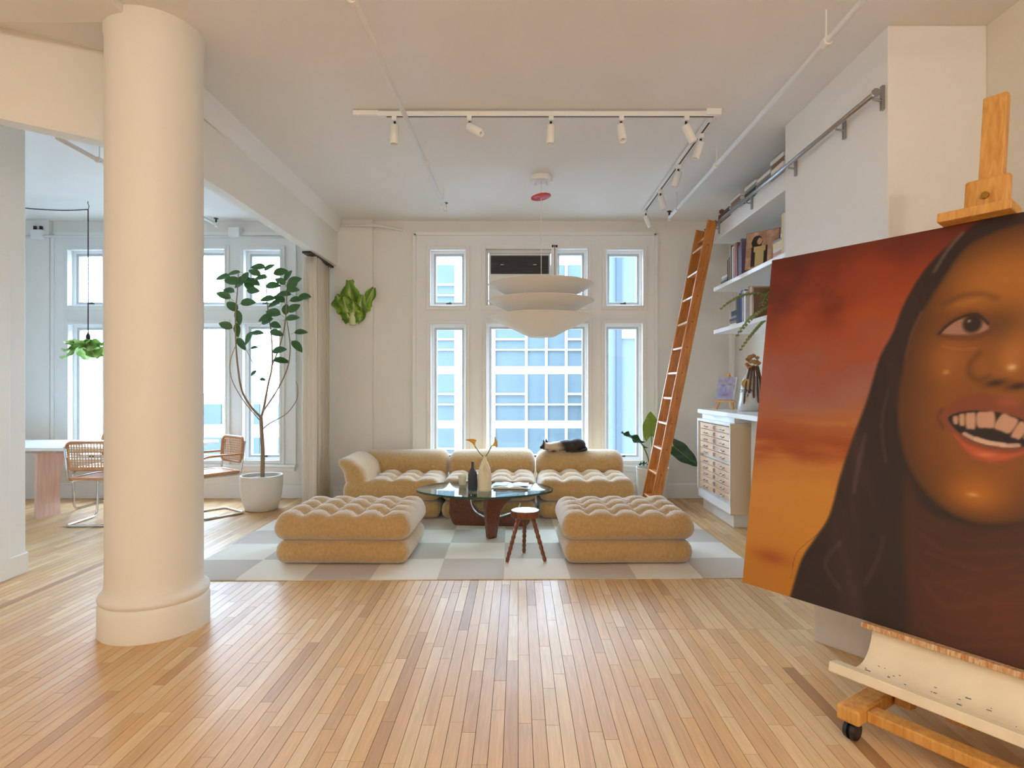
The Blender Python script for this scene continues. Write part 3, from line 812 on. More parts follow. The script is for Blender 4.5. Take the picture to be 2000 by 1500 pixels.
# ================================================================== PENDANT LAMP
pl = empty('pendant_lamp', (0.228, 5.83, 1.89), 0, 'large white pendant of three stacked cloth discs hanging before the window', 'pendant lamp')
def disc(z, rin, name, bottom):
    prof = [(0.52, 0.20), (0.50, 0.190), (0.42, 0.145), (0.32, 0.096), (0.22, 0.048), (rin, 0.0)]
    if bottom: prof += [(rin * 0.6, -0.002), (0.0, -0.003)]
    full = prof + [(max(r - 0.004, 0), zz + 0.005) for r, zz in reversed(prof)]
    m_ = MB().lathe(full, (0, 0, z), 64, cap=False)
    o = m_.build(name, M['lampcloth'], pl, smooth=True, angle=50)
    MB().tube([(0.52 * math.cos(a), 0.52 * math.sin(a), z + 0.20) for a in [2 * math.pi * k / 64 for k in range(64)]], 0.0035, 6, closed=True).build('wire_rim', M['lampcloth'], o, smooth=True)
disc(0.0, 0.125, 'shade_disc', True); disc(0.155, 0.13, 'shade_disc', False); disc(0.315, 0.13, 'shade_disc', False)
MB().tube([(0, 0, 0.0), (0, 0, CEIL - 1.89 - 0.03)], 0.003, 6).build('cord', M['white'], pl)
MB().lathe([(0.0, 0), (0.10, 0.0), (0.11, 0.012), (0.11, 0.045), (0.105, 0.05)], (0, 0, CEIL - 1.89 - 0.05), 40).build('ceiling_canopy', M['white'], pl, smooth=True, angle=40)
for dx in (-0.05, 0.05): MB().tube([(dx, 0, CEIL - 1.89 - 0.05), (dx * 1.2, 0, CEIL - 1.89 - 0.09)], 0.004, 6).build('ceiling_hook', M['white'], pl)
rd = MB().lathe([(0.0, 0.0), (0.085, 0.0), (0.10, 0.008), (0.10, 0.018), (0.085, 0.026), (0.0, 0.026)], (0, 0, 0), 36); mt = Matrix.Translation((0, 0, 3.265 - 1.89)) @ Matrix.Rotation(math.radians(-9), 4, 'Y')
rd.v = [tuple(mt @ Vector(p)) for p in rd.v]; rd.build('red_disc', M['red'], pl, smooth=True, angle=40)

# ================================================================== TRACK LIGHTS
tr = empty('track_rail', (0.21, 4.43, CEIL - 0.05), 0, 'long white lighting track across the ceiling, facing the windows', 'lighting track', 'ceiling lighting tracks')
MB().box(-1.26, 1.28, -0.018, 0.018, 0, 0.035).build('rail', M['white'], tr); MB().box(-1.2, 1.26, -0.006, 0.006, -0.002, 0.002).build('slot', M['darkmetal'], tr)
MB().box(-1.45, -1.26, -0.014, 0.014, 0.01, 0.045).box(1.20, 1.31, -0.03, 0.03, 0.005, 0.05).build('end_feed', M['white'], tr)
tr = empty('track_rail', (1.47, 5.68, CEIL - 0.05), 0, 'shorter white lighting track running towards the ladder', 'lighting track', 'ceiling lighting tracks')
MB().box(-0.018, 0.018, -1.22, 1.22, 0, 0.035).build('rail', M['white'], tr); MB().box(-0.006, 0.006, -1.15, 1.2, -0.002, 0.002).build('slot', M['darkmetal'], tr)
MB().box(-0.014, 0.014, -1.0, -0.96, 0.034, 0.05).box(-0.014, 0.014, 0.96, 1.0, 0.034, 0.05).build('ceiling_clip', M['white'], tr)
def spot(loc, tilt, az, label):
    e = empty('spotlight', loc, 0, label, 'spotlight', 'white cylinder spotlights on the tracks')
    MB().box(-0.018, 0.018, -0.03, 0.03, -0.035, 0).build('adapter', M['white'], e, bevel=0.003)
    MB().tube([(0, 0, -0.035), (0, 0, -0.065)], 0.009, 8).build('arm', M['darkmetal'], e)
    rot = Matrix.Translation((0, 0, -0.075)) @ Matrix.Rotation(az, 4, 'Z') @ Matrix.Rotation(tilt, 4, 'Y')
    c = MB().lathe([(0.0, 0.0), (0.028, 0.0), (0.031, -0.004), (0.031, -0.135), (0.027, -0.14), (0.024, -0.128), (0.0, -0.125)], (0, 0, 0.012), 24, cap=False); c.v = [tuple(rot @ Vector(p)) for p in c.v]
    o = c.build('cylinder_head', M['white'], e, smooth=True, angle=40)
    l = MB().lathe([(0.0, 0.0), (0.0235, 0.0)], (0, 0, -0.114), 20, cap=False); l.v = [tuple(rot @ Vector(p)) for p in l.v]; l.build('lens', mat('lens_glass', C(190, 180, 150), 0.2), o)
z0 = CEIL - 0.052
for (px, tl, az, lab) in ((771, 0.03, 0, 'white spotlight pointing straight down near the plain end of the long track'), (917, -1.0, math.radians(-25), 'white spotlight tilted nearly sideways on the long track'), (1076, 0.02, 0, 'white spotlight pointing straight down in the middle of the long track'), (1213, -0.35, math.radians(-80), 'white spotlight with its lens turned into the room on the long track'), (1340, -0.45, 0, 'white spotlight tilted towards the corner where both tracks meet')):
    spot(((px - 1012) * 4.43 / 1150, 4.43, z0), tl, az, lab)
for (yy, tl, az, lab) in ((4.74, 0.35, 0, 'white spotlight just past the corner on the shorter track'), (5.40, 0.3, 0, 'white spotlight halfway along the shorter track'), (6.08, -0.3, 0, 'white spotlight second from the window end of the shorter track'), (6.78, -0.45, 0, 'white spotlight at the window end of the shorter track')):
    spot((1.47, yy, z0), tl, az, lab)

# ================================================================== SPRINKLER PIPES
def sprinkler(pts, hangers, label):
    e = empty('sprinkler_pipe', pts[0], 0, label, 'pipe', 'ceiling sprinkler pipes'); o = Vector(pts[0])
    L = [Vector(p) - o for p in pts]
    MB().tube(L, 0.017, 10).build('pipe', M['ceiling'], e, smooth=True)
    for h in hangers:
        p = Vector(h) - o
        MB().tube([p, (p.x, p.y, CEIL - o.z)], 0.005, 6).build('hanger_rod', M['ceiling'], e)
        MB().tube([p + Vector((0, -0.025, 0)), p + Vector((0, 0.025, 0))], 0.026, 12).build('clamp', M['ceiling'], e)
    q = L[-1]
    MB().tube([q + Vector((0, 0.0, 0.02)), q + Vector((0, 0, -0.03))], 0.018, 10).build('fitting', M['ceiling'], e)
    h = MB().tube([q + Vector((0, 0, 0.02)), q + Vector((0, 0, 0.065))], 0.010, 8); h.tube([q + Vector((0, 0, 0.065)), q + Vector((0, 0, 0.072))], 0.026, 12)
    h.build('sprinkler_head', M['darkmetal'], e)
sprinkler([(-0.90, -2.5, 3.30), (-0.80, 3.2, 3.30), (-0.78, 6.32, 3.30)], [(-0.815, 2.9, 3.30), (-0.78, 5.0, 3.30), (-0.78, 6.15, 3.30)], 'white sprinkler pipe on the ceiling crossing the long lighting track')
sprinkler([(1.70, -2.5, 3.30), (1.70, 6.62, 3.30)], [(1.70, 3.25, 3.30), (1.70, 5.05, 3.30), (1.70, 6.3, 3.30)], 'white sprinkler pipe on the ceiling above the ladder rail')
sprinkler([(-3.52, 4.5, 3.30), (-3.54, 6.9, 3.30)], [(-3.52, 4.95, 3.30)], 'white sprinkler pipe on the dining alcove ceiling')

# ================================================================== CURTAIN
def curtain():
    e = empty('curtain', (-2.34, 7.0, 0.03), 0, 'cream linen curtain gathered under the header beside the pilaster', 'curtain')
    path = []; n = 110; y0, y1 = -0.36, 0.30
    for i in range(n + 1):
        t = i / n; ph = 2 * math.pi * 9 * t
        path.append((0.075 * math.sin(ph) * (0.8 + 0.3 * math.sin(5 * t + 1)) - 0.02, y0 + (y1 - y0) * t + 0.02 * math.sin(2 * ph)))
    m_ = MB(); V = []; F = []; Hn = 8; top = 2.90 - 0.03 - 0.03
    for side in (0, 1):
        for k in range(Hn + 1):
            z = top * k / Hn
            for i, (x, y) in enumerate(path):
                fl = 1 + 0.15 * (1 - z / top) * math.sin(i * 0.13)
                V.append((x * fl + (0.004 if side else -0.004), y, z))
    w_ = n + 1; q = w_ * (Hn + 1)
    for s in (0, 1):
        for k in range(Hn):
            for i in range(n):
                a = s * q + k * w_ + i; F.append((a, a + 1, a + w_ + 1, a + w_))
    for k in (0, Hn):
        for i in range(n): a = k * w_ + i; F.append((a, a + 1, q + a + 1, q + a))
    for i in (0, n):
        for k in range(Hn): a = k * w_ + i; F.append((a, a + w_, q + a + w_, q + a))
    m_.add(V, F).build('cloth', M['curtain'], e, smooth=True)
    MB().box(-0.045, 0.045, -0.5, 0.33, 2.845, 2.866).build('curtain_track', M['darkmetal'], e)
curtain()
# ================================================================== DINING ALCOVE
dt = empty('dining_table', (-4.89, 6.60, 0), 0, 'white topped dining table on pale plywood panel legs in the alcove', 'table')
MB().box(-1.31, 1.31, -0.47, 0.46, 0.726, 0.762).build('table_top', M['white_gloss'], dt, bevel=0.008)
MB().box(-1.15, 1.15, -0.33, 0.33, 0.690, 0.726).build('apron', M['ply'], dt)
for px_ in (-0.19, 0.95):
    out = [(-0.40, 0), (-0.08, 0), (-0.10, 0.25), (-0.075, 0.45), (0.0, 0.60), (0.10, 0.69), (-0.40, 0.69)]
    MB().prism(out, 'x', px_ - 0.018, px_ + 0.018).build('panel_leg', M['ply'], dt, bevel=0.003)

def cane_chair(loc, rz, label, arms=False):
    e = empty('cane_chair', loc, rz, label, 'chair', 'cane and chrome dining chairs')
    W = 0.225; zs = 0.445
    side = lambda s: [(s * W, -0.285, 0.80), (s * W, -0.245, zs + 0.08), (s * W, -0.235, zs), (s * W, 0.225, zs), (s * W, 0.205, 0.012), (s * W, -0.285, 0.012)]
    path = side(-1) + list(reversed(side(1)))
    MB().tube(fillet(path, 0.07, 6), 0.0115, 10).build('tube_frame', M['chrome'], e, smooth=True)
    # backrest
    def rr(hw, hh, r, n=5):
        pts = []
        for (cx, cz, a0) in ((hw - r, hh - r, 0), (-(hw - r), hh - r, 90), (-(hw - r), -(hh - r), 180), (hw - r, -(hh - r), 270)):
            for k in range(n + 1):
                a = math.radians(a0 + 90 * k / n); pts.append((cx + r * math.cos(a), cz + r * math.sin(a)))
        return pts
    bc = 0.705; curve = lambda x: -0.268 - 0.03 * (1 - (x / 0.23) ** 2) + 0.02
    outl = rr(0.228, 0.135, 0.06)
    bf = MB().tube([(x, curve(x) - 0.08 * z, bc + z) for x, z in outl], 0.0155, 8, closed=True).build('backrest_frame', M['beech'], e, smooth=True)
    cn = MB()
    for k in range(15):
        x = -0.20 + 0.40 * k / 14; cn.obox((x, curve(x), bc), (1, 0, 0), (0, 1, 0), (0, -0.08, 1), 0.0055, 0.0012, 0.125)
    for k in range(10):
        z = -0.115 + 0.23 * k / 9
        for q in range(6):
            xa = -0.215 + 0.43 * q / 6; xb = -0.215 + 0.43 * (q + 1) / 6
            cn.tube([(xa, curve(xa) - 0.08 * z, bc + z), (xb, curve(xb) - 0.08 * z, bc + z)], 0.0042, 4)
    c_ = cn.build('cane_panel', M['cane'], bf)
    # seat
    pts = rr(0.232, 0.232, 0.05)
    sf_ = MB(); V = [(x, y - 0.005, zs + 0.012) for x, y in pts] + [(x, y - 0.005, zs + 0.040) for x, y in pts]; n = len(pts)
    inn = [(x * 0.84, y * 0.84 - 0.005, zs + 0.012) for x, y in pts] + [(x * 0.84, y * 0.84 - 0.005, zs + 0.040) for x, y in pts]
    F = []
    for i in range(n):
        j = (i + 1) % n; F += [(i, j, n + j, n + i), (2 * n + i, 3 * n + i, 3 * n + j, 2 * n + j), (n + i, n + j, 3 * n + j, 3 * n + i), (i, 2 * n + i, 2 * n + j, j)]
    so = sf_.add(V + inn, F).build('seat_frame', M['beech'], e, bevel=0.004)
    MB().prism([(x * 0.85, y * 0.85 - 0.005) for x, y in pts], 'z', zs + 0.028, zs + 0.034).build('cane_seat', M['cane'], so)
    if arms:
        for s in (-1, 1):
            MB().tube(fillet([(s * W, -0.262, 0.66), (s * 0.262, -0.23, 0.668), (s * 0.262, 0.12, 0.668)], 0.03), 0.010, 8).build('arm_tube', M['chrome'], e, smooth=True)
            a_ = MB(); a_.prism([(-0.24, 0.678), (0.13, 0.678), (0.20, 0.655), (0.19, 0.640), (0.12, 0.655), (-0.24, 0.655)], 'x', s * 0.262 - 0.022, s * 0.262 + 0.022); a_.build('armrest', M['beech'], e, bevel=0.008)
    return e
cane_chair((-4.30, 6.15, 0.0), math.radians(3), 'cane backed chrome chair with its back to the room, drawn up to the dining table')
cane_chair((-4.80, 6.87, 0.0), math.radians(180), 'cane chair on the window side of the dining table, facing the room')
cane_chair((-3.36, 6.40, 0.0), math.radians(142), 'cane chair with wooden armrests at the end of the dining table near the ficus', True)

# lettuce shaped lamp and sconce
def lettuce_leaf(L, W, curl, ruff, seed, rib=0.16, n=22, m=16, pale=False):
    rn = random.Random(seed); p1, p2 = rn.random() * 6, rn.random() * 6
    V = []; Cc = []; F = []
    g1 = np.array(C(150, 184, 62)[:3]); g2 = np.array(C(78, 124, 30)[:3]); wh = np.array(C(226, 230, 172)[:3])
    if pale: g1 = np.array(C(186, 220, 130)[:3]); g2 = np.array(C(118, 170, 74)[:3])
    for i in range(n + 1):
        t = i / n; wd = W * (0.22 + 0.78 * math.sin(math.pi * min(1, 0.12 + 0.70 * t)) ** 1.1) * (1 - 0.45 * max(0, t - 0.82) / 0.18)
        for j in range(m + 1):
            s = -1 + 2 * j / m
            x = s * wd * 0.5; z = L * t; y = curl * t * t + 0.25 * W * s * s * 0.5
            y += ruff * abs(s) ** 1.6 * math.sin(9 * t + 4 * s + p1) + ruff * 0.5 * math.sin(14 * t + p2) * abs(s)
            z += ruff * 0.7 * abs(s) * math.sin(7 * t + p2); y += 0.35 * ruff * math.sin(23 * t + 6 * s + p2) * math.cos(11 * s + p1); x += 0.5 * ruff * math.sin(17 * t + p1) * s
            V.append((x, y, z)); e_ = math.exp(-(s / (rib * (1.4 - t))) ** 2) * (1 - 0.55 * t)
            mixv = 0.5 + 0.5 * math.sin(8 * t + 5 * s + p1); g = g1 * mixv + g2 * (1 - mixv); Cc.append(tuple(g * (1 - e_) + wh * e_) + (1,))
    for i in range(n):
        for j in range(m):
            a = i * (m + 1) + j; F.append((a, a + 1, a + m + 2, a + m + 1))
    # back skin for thickness
    q = len(V); V2 = [(x, y + 0.003, z) for x, y, z in V]; F2 = [tuple(reversed([k + q for k in f])) for f in F]
    return V + V2, F + F2, Cc + Cc
def put_leaf(parent, mtx, *a, **k):
    V, F, Cc = lettuce_leaf(*a, **k); V = [tuple(mtx @ Vector(p)) for p in V]
    o = MB().add(V, F); me = o
    ob = o.build('lettuce_leaf', M['lettuce'], parent, smooth=True, cols=Cc); return ob
c = at(690, 630, 7.30)
sc_ = empty('lettuce_sconce', (c.x, 7.325, c.z), 0, 'green lettuce shaped wall sconce on the pilaster', 'wall lamp')
MB().lathe([(0.0, -0.03), (0.04, -0.03), (0.042, 0.04), (0.03, 0.14)], (0, -0.05, 0), 14).build('stalk', mat('pale_stalk', C(220, 224, 170), 0.5), sc_, smooth=True)
for i, (dx, rot, L, W, y0, cu) in enumerate(((-0.02, -0.06, 0.51, 0.22, -0.02, -0.03), (-0.03, -0.45, 0.37, 0.24, -0.03, -0.05), (0.05, 0.47, 0.46, 0.15, -0.03, -0.03), (0.03, 0.30, 0.34, 0.20, -0.045, -0.05), (-0.03, -0.25, 0.30, 0.20, -0.055, -0.05), (0.01, 0.08, 0.24, 0.18, -0.07, -0.05))):
    put_leaf(sc_, Matrix.Translation((dx, y0, 0.01)) @ Matrix.Rotation(rot, 4, 'Y'), L, W, cu, 0.028, 50 + i)
lp = empty('lettuce_pendant', (-4.82, 6.6, 1.70), 0, 'lettuce shaped pendant lamp on a black cord above the dining table', 'pendant lamp')
zc = 3.475 - 1.70
MB().tube([(0, 0, 0.30), (0, 0, zc - 0.09)], 0.006, 6).build('cord', M['dark'], lp)
MB().tube(smooth_path([(0, 0, zc - 0.09), (-0.25, 0.0, zc - 0.10), (-0.5, 0, zc - 0.09), (-0.75, 0, zc - 0.07), (-1.3, 0, zc)]), 0.006, 6).build('swag_wire', M['dark'], lp)
MB().tube([(0, 0, zc - 0.10), (0.01, 0, zc - 0.05), (-0.005, 0, zc - 0.02), (0, 0, zc)], 0.004, 6).build('ceiling_hook', M['darkmetal'], lp)
MB().lathe([(0.0, 0.33), (0.006, 0.31), (0.012, 0.29), (0.022, 0.275), (0.022, 0.20), (0.0, 0.20)], (0, 0, 0), 16).build('lamp_socket', M['dark'], lp, smooth=True, angle=40)
for i in range(13):
    a = 2 * math.pi * i / 13 + 0.2 * (i % 2); tilt = 2.18 + 0.22 * (i % 3 - 1)
    put_leaf(lp, Matrix.Translation((0, 0, 0.205 - 0.012 * (i % 3))) @ Matrix.Rotation(a, 4, 'Z') @ Matrix.Rotation(tilt, 4, 'X') @ Matrix.Translation((0, 0, 0.01)), 0.215 + 0.03 * (i % 3), 0.185, 0.05, 0.016, 80 + i, n=12, m=12, pale=True)
# white flower sprig in a little vase, half hidden behind the column
fv = empty('flower_vase', (-4.55, 6.75, 0.762), 0, 'small vase with a white flower sprig on the dining table behind the column', 'vase')
MB().lathe([(0.0, 0), (0.035, 0.0), (0.045, 0.06), (0.02, 0.13), (0.024, 0.15), (0.016, 0.15), (0.012, 0.12)], (0, 0, 0), 20, cap=False).build('vase_body', M['white'], fv, smooth=True)
MB().tube(smooth_path([(0, 0, 0.05), (-0.02, 0, 0.25), (-0.07, 0, 0.40)]), 0.003, 6).build('stem', M['stem'], fv)
fm = MB()
for i in range(16): 
    p = (-0.07 + R.uniform(-.07, .05), R.uniform(-.05, .05), 0.42 + R.uniform(-.05, .05)); fm.lathe([(0, -0.010), (0.014, -0.004), (0.016, 0.004), (0, 0.012)], p, 7)
fm.build('blossom', M['pot'], fv, smooth=True)

# ================================================================== PLANTS
def leaf_geo(base, d, nrm, L, W, fold=0.25, droop=0.15, n=8):
    """pointed oval leaf from base along d"""
    d = Vector(d).normalized(); nrm = Vector(nrm); nrm = (nrm - d * nrm.dot(d)).normalized(); s = d.cross(nrm)
    V = []; F = []
    for i in range(n + 1):
        t = i / n; wd = 0.5 * W * (math.sin(math.pi * t ** 0.85)) ** 0.75 if 0 < t < 1 else 0.0
        cpt = Vector(base) + d * (L * t) - Vector((0, 0, 1)) * (droop * L * t * t)
        for q in (-1, -0.5, 0, 0.5, 1): V.append(cpt + s * (wd * q) + nrm * (fold * wd * abs(q)))
    for i in range(n):
        for q in range(4): a = i * 5 + q; F.append((a, a + 1, a + 6, a + 5))
    k = len(V); V2 = [p - nrm * 0.0015 for p in V]
    return V + V2, F + [tuple(reversed([x + k for x in f])) for f in F]
fp = empty('potted_ficus', (-2.92, 6.70, 0.0), 0, 'tall bare stemmed ficus tree in a white pot beside the alcove window', 'potted plant')
o0 = Vector(fp.location)
MB().lathe([(0.0, 0.0), (0.155, 0.0), (0.175, 0.012), (0.212, 0.14), (0.228, 0.27), (0.230, 0.37), (0.224, 0.395), (0.212, 0.395), (0.208, 0.35)], (0, 0, 0), 44, cap=False).build('pot', M['pot'], fp, smooth=True, angle=50)
MB().lathe([(0.0, 0.375), (0.12, 0.37), (0.21, 0.355)], (0, 0, 0), 30, cap=False).build('soil', M['soil'], fp, smooth=True)
def fpx(x, y, dy=0.0): return at(400 + x / 4.4125, 480 + y / 4.4125, 6.70 + dy) - o0
trunk = [Vector((0.01, 0, 0.34)), at(513, 880, 6.7) - o0, at(511, 845, 6.7) - o0, fpx(485, 1480)]
br = [
    (trunk, 0.026, 0.019),
    ([fpx(485, 1480), fpx(400, 1390, -.02), fpx(320, 1250, -.04), fpx(285, 1050, -.06), fpx(268, 850, -.06), fpx(265, 600, -.05), fpx(280, 400, -.05), fpx(290, 240, -.04)], 0.014, 0.005),
    ([fpx(470, 1500), fpx(330, 1330, .05), fpx(232, 1150, .09), fpx(218, 1000, .09), fpx(262, 870, .0)], 0.006, 0.004),
    ([fpx(485, 1480), fpx(510, 1390, .02), fpx(545, 1200, .05), fpx(580, 1030, .06), fpx(575, 780, .06), fpx(545, 560, .05), fpx(525, 300, .05), fpx(510, 160, .05)], 0.014, 0.004),
    ([fpx(580, 1030, .06), fpx(640, 880, .04), fpx(690, 680, .0), fpx(705, 480, -.03), fpx(710, 310, -.04)], 0.009, 0.004),
    ([fpx(500, 1430), fpx(620, 1250, -.06), fpx(710, 1060, -.09), fpx(735, 900, -.1), fpx(725, 760, -.08), fpx(705, 640, -.03)], 0.008, 0.005),
    ([fpx(535, 1200, .05), fpx(440, 1060, .1), fpx(370, 920, .12), fpx(345, 840, .1), fpx(380, 780, .1)], 0.004, 0.0025),
    ([fpx(487, 1590), fpx(560, 1530, -.08), fpx(700, 1450, -.12), fpx(790, 1330, -.12), fpx(800, 1220, -.1), fpx(785, 1170, -.1)], 0.006, 0.003),
]
for pts, r0, r1 in br:
    sp_ = smooth_path(pts, 5); n_ = len(sp_)
    MB().tube(sp_, [r0 + (r1 - r0) * i / (n_ - 1) for i in range(n_)], 8).build('branch' if pts is not trunk else 'trunk', M['bark'], fp, smooth=True)
LV = [(155, 268, 180), (250, 232, 185), (250, 290, 150), (205, 380, 160), (160, 420, 150), (235, 515, 130), (290, 610, 280), (180, 680, 150), (282, 720, 275), (315, 840, 310), (375, 483, 15), (430, 225, 150), (345, 290, 10), (390, 345, 330), (430, 310, 340), (420, 380, 5), (480, 272, 175), (460, 178, 175), (560, 180, 40), (655, 220, 25), (650, 300, 140), (590, 338, 10), (680, 412, 175), (540, 455, 180), (640, 450, 140), (600, 495, 195), (700, 540, 90), (760, 375, 10), (755, 335, 40), (775, 295, 30), (790, 460, 15), (860, 435, 10), (770, 530, 40), (757, 617, 15), (525, 615, 200), (610, 680, 350), (620, 748, 355), (830, 740, 10), (795, 860, 320), (645, 895, 20), (660, 985, 0), (380, 790, 240), (455, 748, 10), (430, 875, 20), (420, 1095, 220), (500, 1150, 0), (350, 260, 60), (300, 330, 30), (720, 250, 60), (540, 640, 30), (590, 570, 160), (230, 300, 160)]
rl = random.Random(5)
for (x, y, a) in LV:
    small = y > 860 and x < 520; L = 0.165 if not small else 0.08; L *= 0.9 + 0.25 * rl.random()
    ar = math.radians(a); d = Vector((math.cos(ar), rl.uniform(-0.35, 0.2), math.sin(ar))).normalized()
    c_ = fpx(x, y, rl.uniform(-.08, .08) - (0.16 if x > 740 else 0)); nrm = Vector((rl.uniform(-.3, .3), -0.95, 0.42 + rl.uniform(-.3, .4)))
    base = c_ - d * L * 0.5
    mb = MB(); mb.add(*leaf_geo(base, d, nrm, L, L * (0.50 + .1 * rl.random())))
    mb.tube([base - d * 0.035 - Vector((0, 0, 0.012)), base, base + d * L * 0.5], [0.0018, 0.0015, 0.001], 5)
    mb.build('leaf', M['leaf'], fp, smooth=True)

# alocasia in a white pot behind the ladder
ap = empty('potted_alocasia', (1.60, 7.02, 0.013), 0, 'dark leaved alocasia in a white cylinder pot behind the ladder', 'potted plant')
oa = Vector(ap.location)
MB().lathe([(0.0, 0.0), (0.155, 0.0), (0.165, 0.01), (0.185, 0.30), (0.192, 0.425), (0.184, 0.425), (0.176, 0.38)], (0, 0, 0), 44, cap=False).build('pot', M['pot'], ap, smooth=True, angle=50)
MB().lathe([(0.0, 0.39), (0.178, 0.38)], (0, 0, 0), 30, cap=False).build('soil', M['soil'], ap)
def big_leaf(base_px, tip_px, W, mtl, nrm, yb, yt, wav=0.02, heart=0.25):
    b = at(*base_px, yb) - oa; t = at(*tip_px, yt) - oa; d = (t - b); L = d.length; d.normalize(); nv = Vector(nrm); nv = (nv - d * nv.dot(d)).normalized(); s = d.cross(nv)
    V = []; F = []; n, m = 18, 8
    for i in range(n + 1):
        tt = i / n; wd = W * 0.5 * (math.sin(math.pi * (0.12 + 0.88 * tt) ** 0.75)) ** 0.9
        for j in range(m + 1):
            q = -1 + 2 * j / m
            p = b + d * (L * (tt - heart * (1 - tt) ** 3 * abs(q))) + s * (wd * q) + nv * (0.12 * W * abs(q) + wav * math.sin(16 * tt + 3 * q) * abs(q)); V.append(p)
    for i in range(n):
        for j in range(m): a = i * (m + 1) + j; F.append((a, a + 1, a + m + 2, a + m + 1))
    k = len(V); V2 = [p - nv * 0.003 for p in V]
    o = MB().add(V + V2, F + [tuple(reversed([x + k for x in f])) for f in F]).build('leaf', mtl, ap, smooth=True)
    MB().tube([b + nv * -0.002, b + d * L * 0.5 - nv * 0.002, b + d * L * 0.9], [0.006, 0.004, 0.001], 6).build('midrib', M['stem'], o)
    return b
for (bp, tp_, W, mt_, nr, yb, yt) in (((1253, 866), (1213, 845), 0.16, M['leaf2'], (0.1, -.5, .85), 6.95, 6.85), ((1272, 850), (1270, 803), 0.21, M['leaf3'], (-0.1, -1, .1), 7.05, 7.03), ((1316, 872), (1365, 912), 0.20, M['leaf2'], (-0.3, -.9, .4), 6.95, 6.85)):
    b = big_leaf(bp, tp_, W, mt_, nr, yb, yt)
    MB().tube(smooth_path([Vector((0.02 * (1 if b.x > 0 else -1), 0, 0.37)), Vector((b.x * 0.45, b.y * 0.5, 0.37 + (b.z - 0.37) * 0.55)), b]), 0.008, 8).build('stalk', M['stem'], ap, smooth=True)
b = big_leaf((1262, 905), (1248, 907), 0.05, M['leaf2'], (0, -.4, .9), 7.0, 6.98)

# ================================================================== LADDER, RAIL
rl_ = empty('ladder_rail', (2.068, 4.83, 3.10), 0, 'round steel ladder rail on brackets along the shelf front and closet wall', 'rail')
MB().tube([(0, -1.42, 0), (0, 1.42, 0)], 0.015, 14).build('rail_tube', M['metal'], rl_, smooth=True)
for yy in (3.43, 3.83, 4.5, 5.35, 6.22):
    y = yy - 4.83; b_ = MB().box(0.045, 0.0615, y - 0.012, y + 0.012, -0.09, 0.05); b_.tube([(0.05, y, -0.035), (0.0, y, -0.028), (0.0, y, -0.01)], 0.008, 8)
    b_.build('bracket', M['metal'], rl_)
for y in (-1.425, 1.425): MB().tube([(0, y - 0.006, 0), (0, y + 0.006, 0)], 0.024, 14).build('end_cap', M['metal'], rl_)
ld = empty('ladder', (1.40, 6.35, 0.013), 0, 'orange wooden library ladder leaning on the shelf rail', 'ladder')
ax = Vector((0.2014, 0, 1)).normalized(); sx_ = Vector((1, 0, -0.2014)).normalized()
Ltot = 3.17
for s in (-1, 1):
    c_ = ax * (Ltot / 2 + 0.014) + Vector((0, s * 0.20, 0))
    m_ = MB().obox((0, 0, 0), (1, 0, 0), (0, 1, 0), (0, 0, 1), 0.052, 0.014, Ltot / 2)
    o = m_.build('stile', M['ladderwood'], ld, bevel=0.010)
    o.matrix_local = Matrix.Translation(c_) @ Matrix(((sx_.x, 0, ax.x), (0, 1, 0), (sx_.z, 0, ax.z))).to_4x4()
    MB().box(-0.05, 0.06, s * 0.2 - 0.018, s * 0.2 + 0.018, 0.0, 0.022).build('foot', M['dark'], ld, bevel=0.004)
for k in range(11):
    h = 0.20 + 0.272 * k; p = ax * h
    MB().box(p.x - 0.045, p.x + 0.045, -0.187, 0.187, p.z - 0.011, p.z + 0.011).build('step', M['ladderwood'], ld, bevel=0.004)
    for s in (-1, 1): MB().tube([(p.x, s * 0.214, p.z), (p.x, s * 0.219, p.z)], 0.006, 8).build('screw', M['darkmetal'], ld)
MB().tube([ax * 3.04 + Vector((0, -0.187, 0)), ax * 3.04 + Vector((0, 0.187, 0))], 0.014, 10).build('top_rod', M['ladderwood'], ld, smooth=True)
for s in (-1, 1):
    p = ax * 3.09 + Vector((0.05, s * 0.17, 0)); MB().tube(smooth_path([p, p + Vector((0.02, 0, 0.05)), Vector((0.668, s * 0.17, 3.128)), Vector((0.694, s * 0.17, 3.10))]), 0.007, 8).build('hook', M['darkmetal'], ld, smooth=True)

# ================================================================== SHELVES AND BOOKS
def shelf(z, th, y0, label, front=0.0):
    o = MB().box(2.15 - front, 2.699, y0, 6.48, z - th, z).build('wall_shelf', M['white_gloss'], bevel=0.004); return setp(o, label, 'shelf', 'white wall shelves')
shelf(3.12, 0.15, 4.701, 'thick white shelf with the ladder rail, highest of the wall shelves', 0.02)
shelf(2.485, 0.042, 4.701, 'white wall shelf with the tall art books, between the two other shelves')
shelf(2.02, 0.042, 4.701, 'white wall shelf with the dark books, lowest of the wall shelves')
rod('riser_pipe', [(2.63, 7.25, 0.0), (2.63, 7.25, CEIL)], 0.035, M['wall'], 'white vertical riser pipe in the corner behind the shelves', 'pipe')
BC = {'white': C(222, 218, 210), 'grey': C(140, 140, 142), 'dark': C(46, 46, 54), 'cream': C(222, 206, 160), 'red': C(176, 60, 56), 'blue': C(48, 74, 140), 'brown': C(128, 96, 74), 'mauve': C(110, 98, 128), 'pink': C(196, 140, 132), 'tan': C(186, 160, 120)}
BM = {k: mat('book_' + k, v, 0.6, noise=0.1, nscale=20) for k, v in BC.items()}
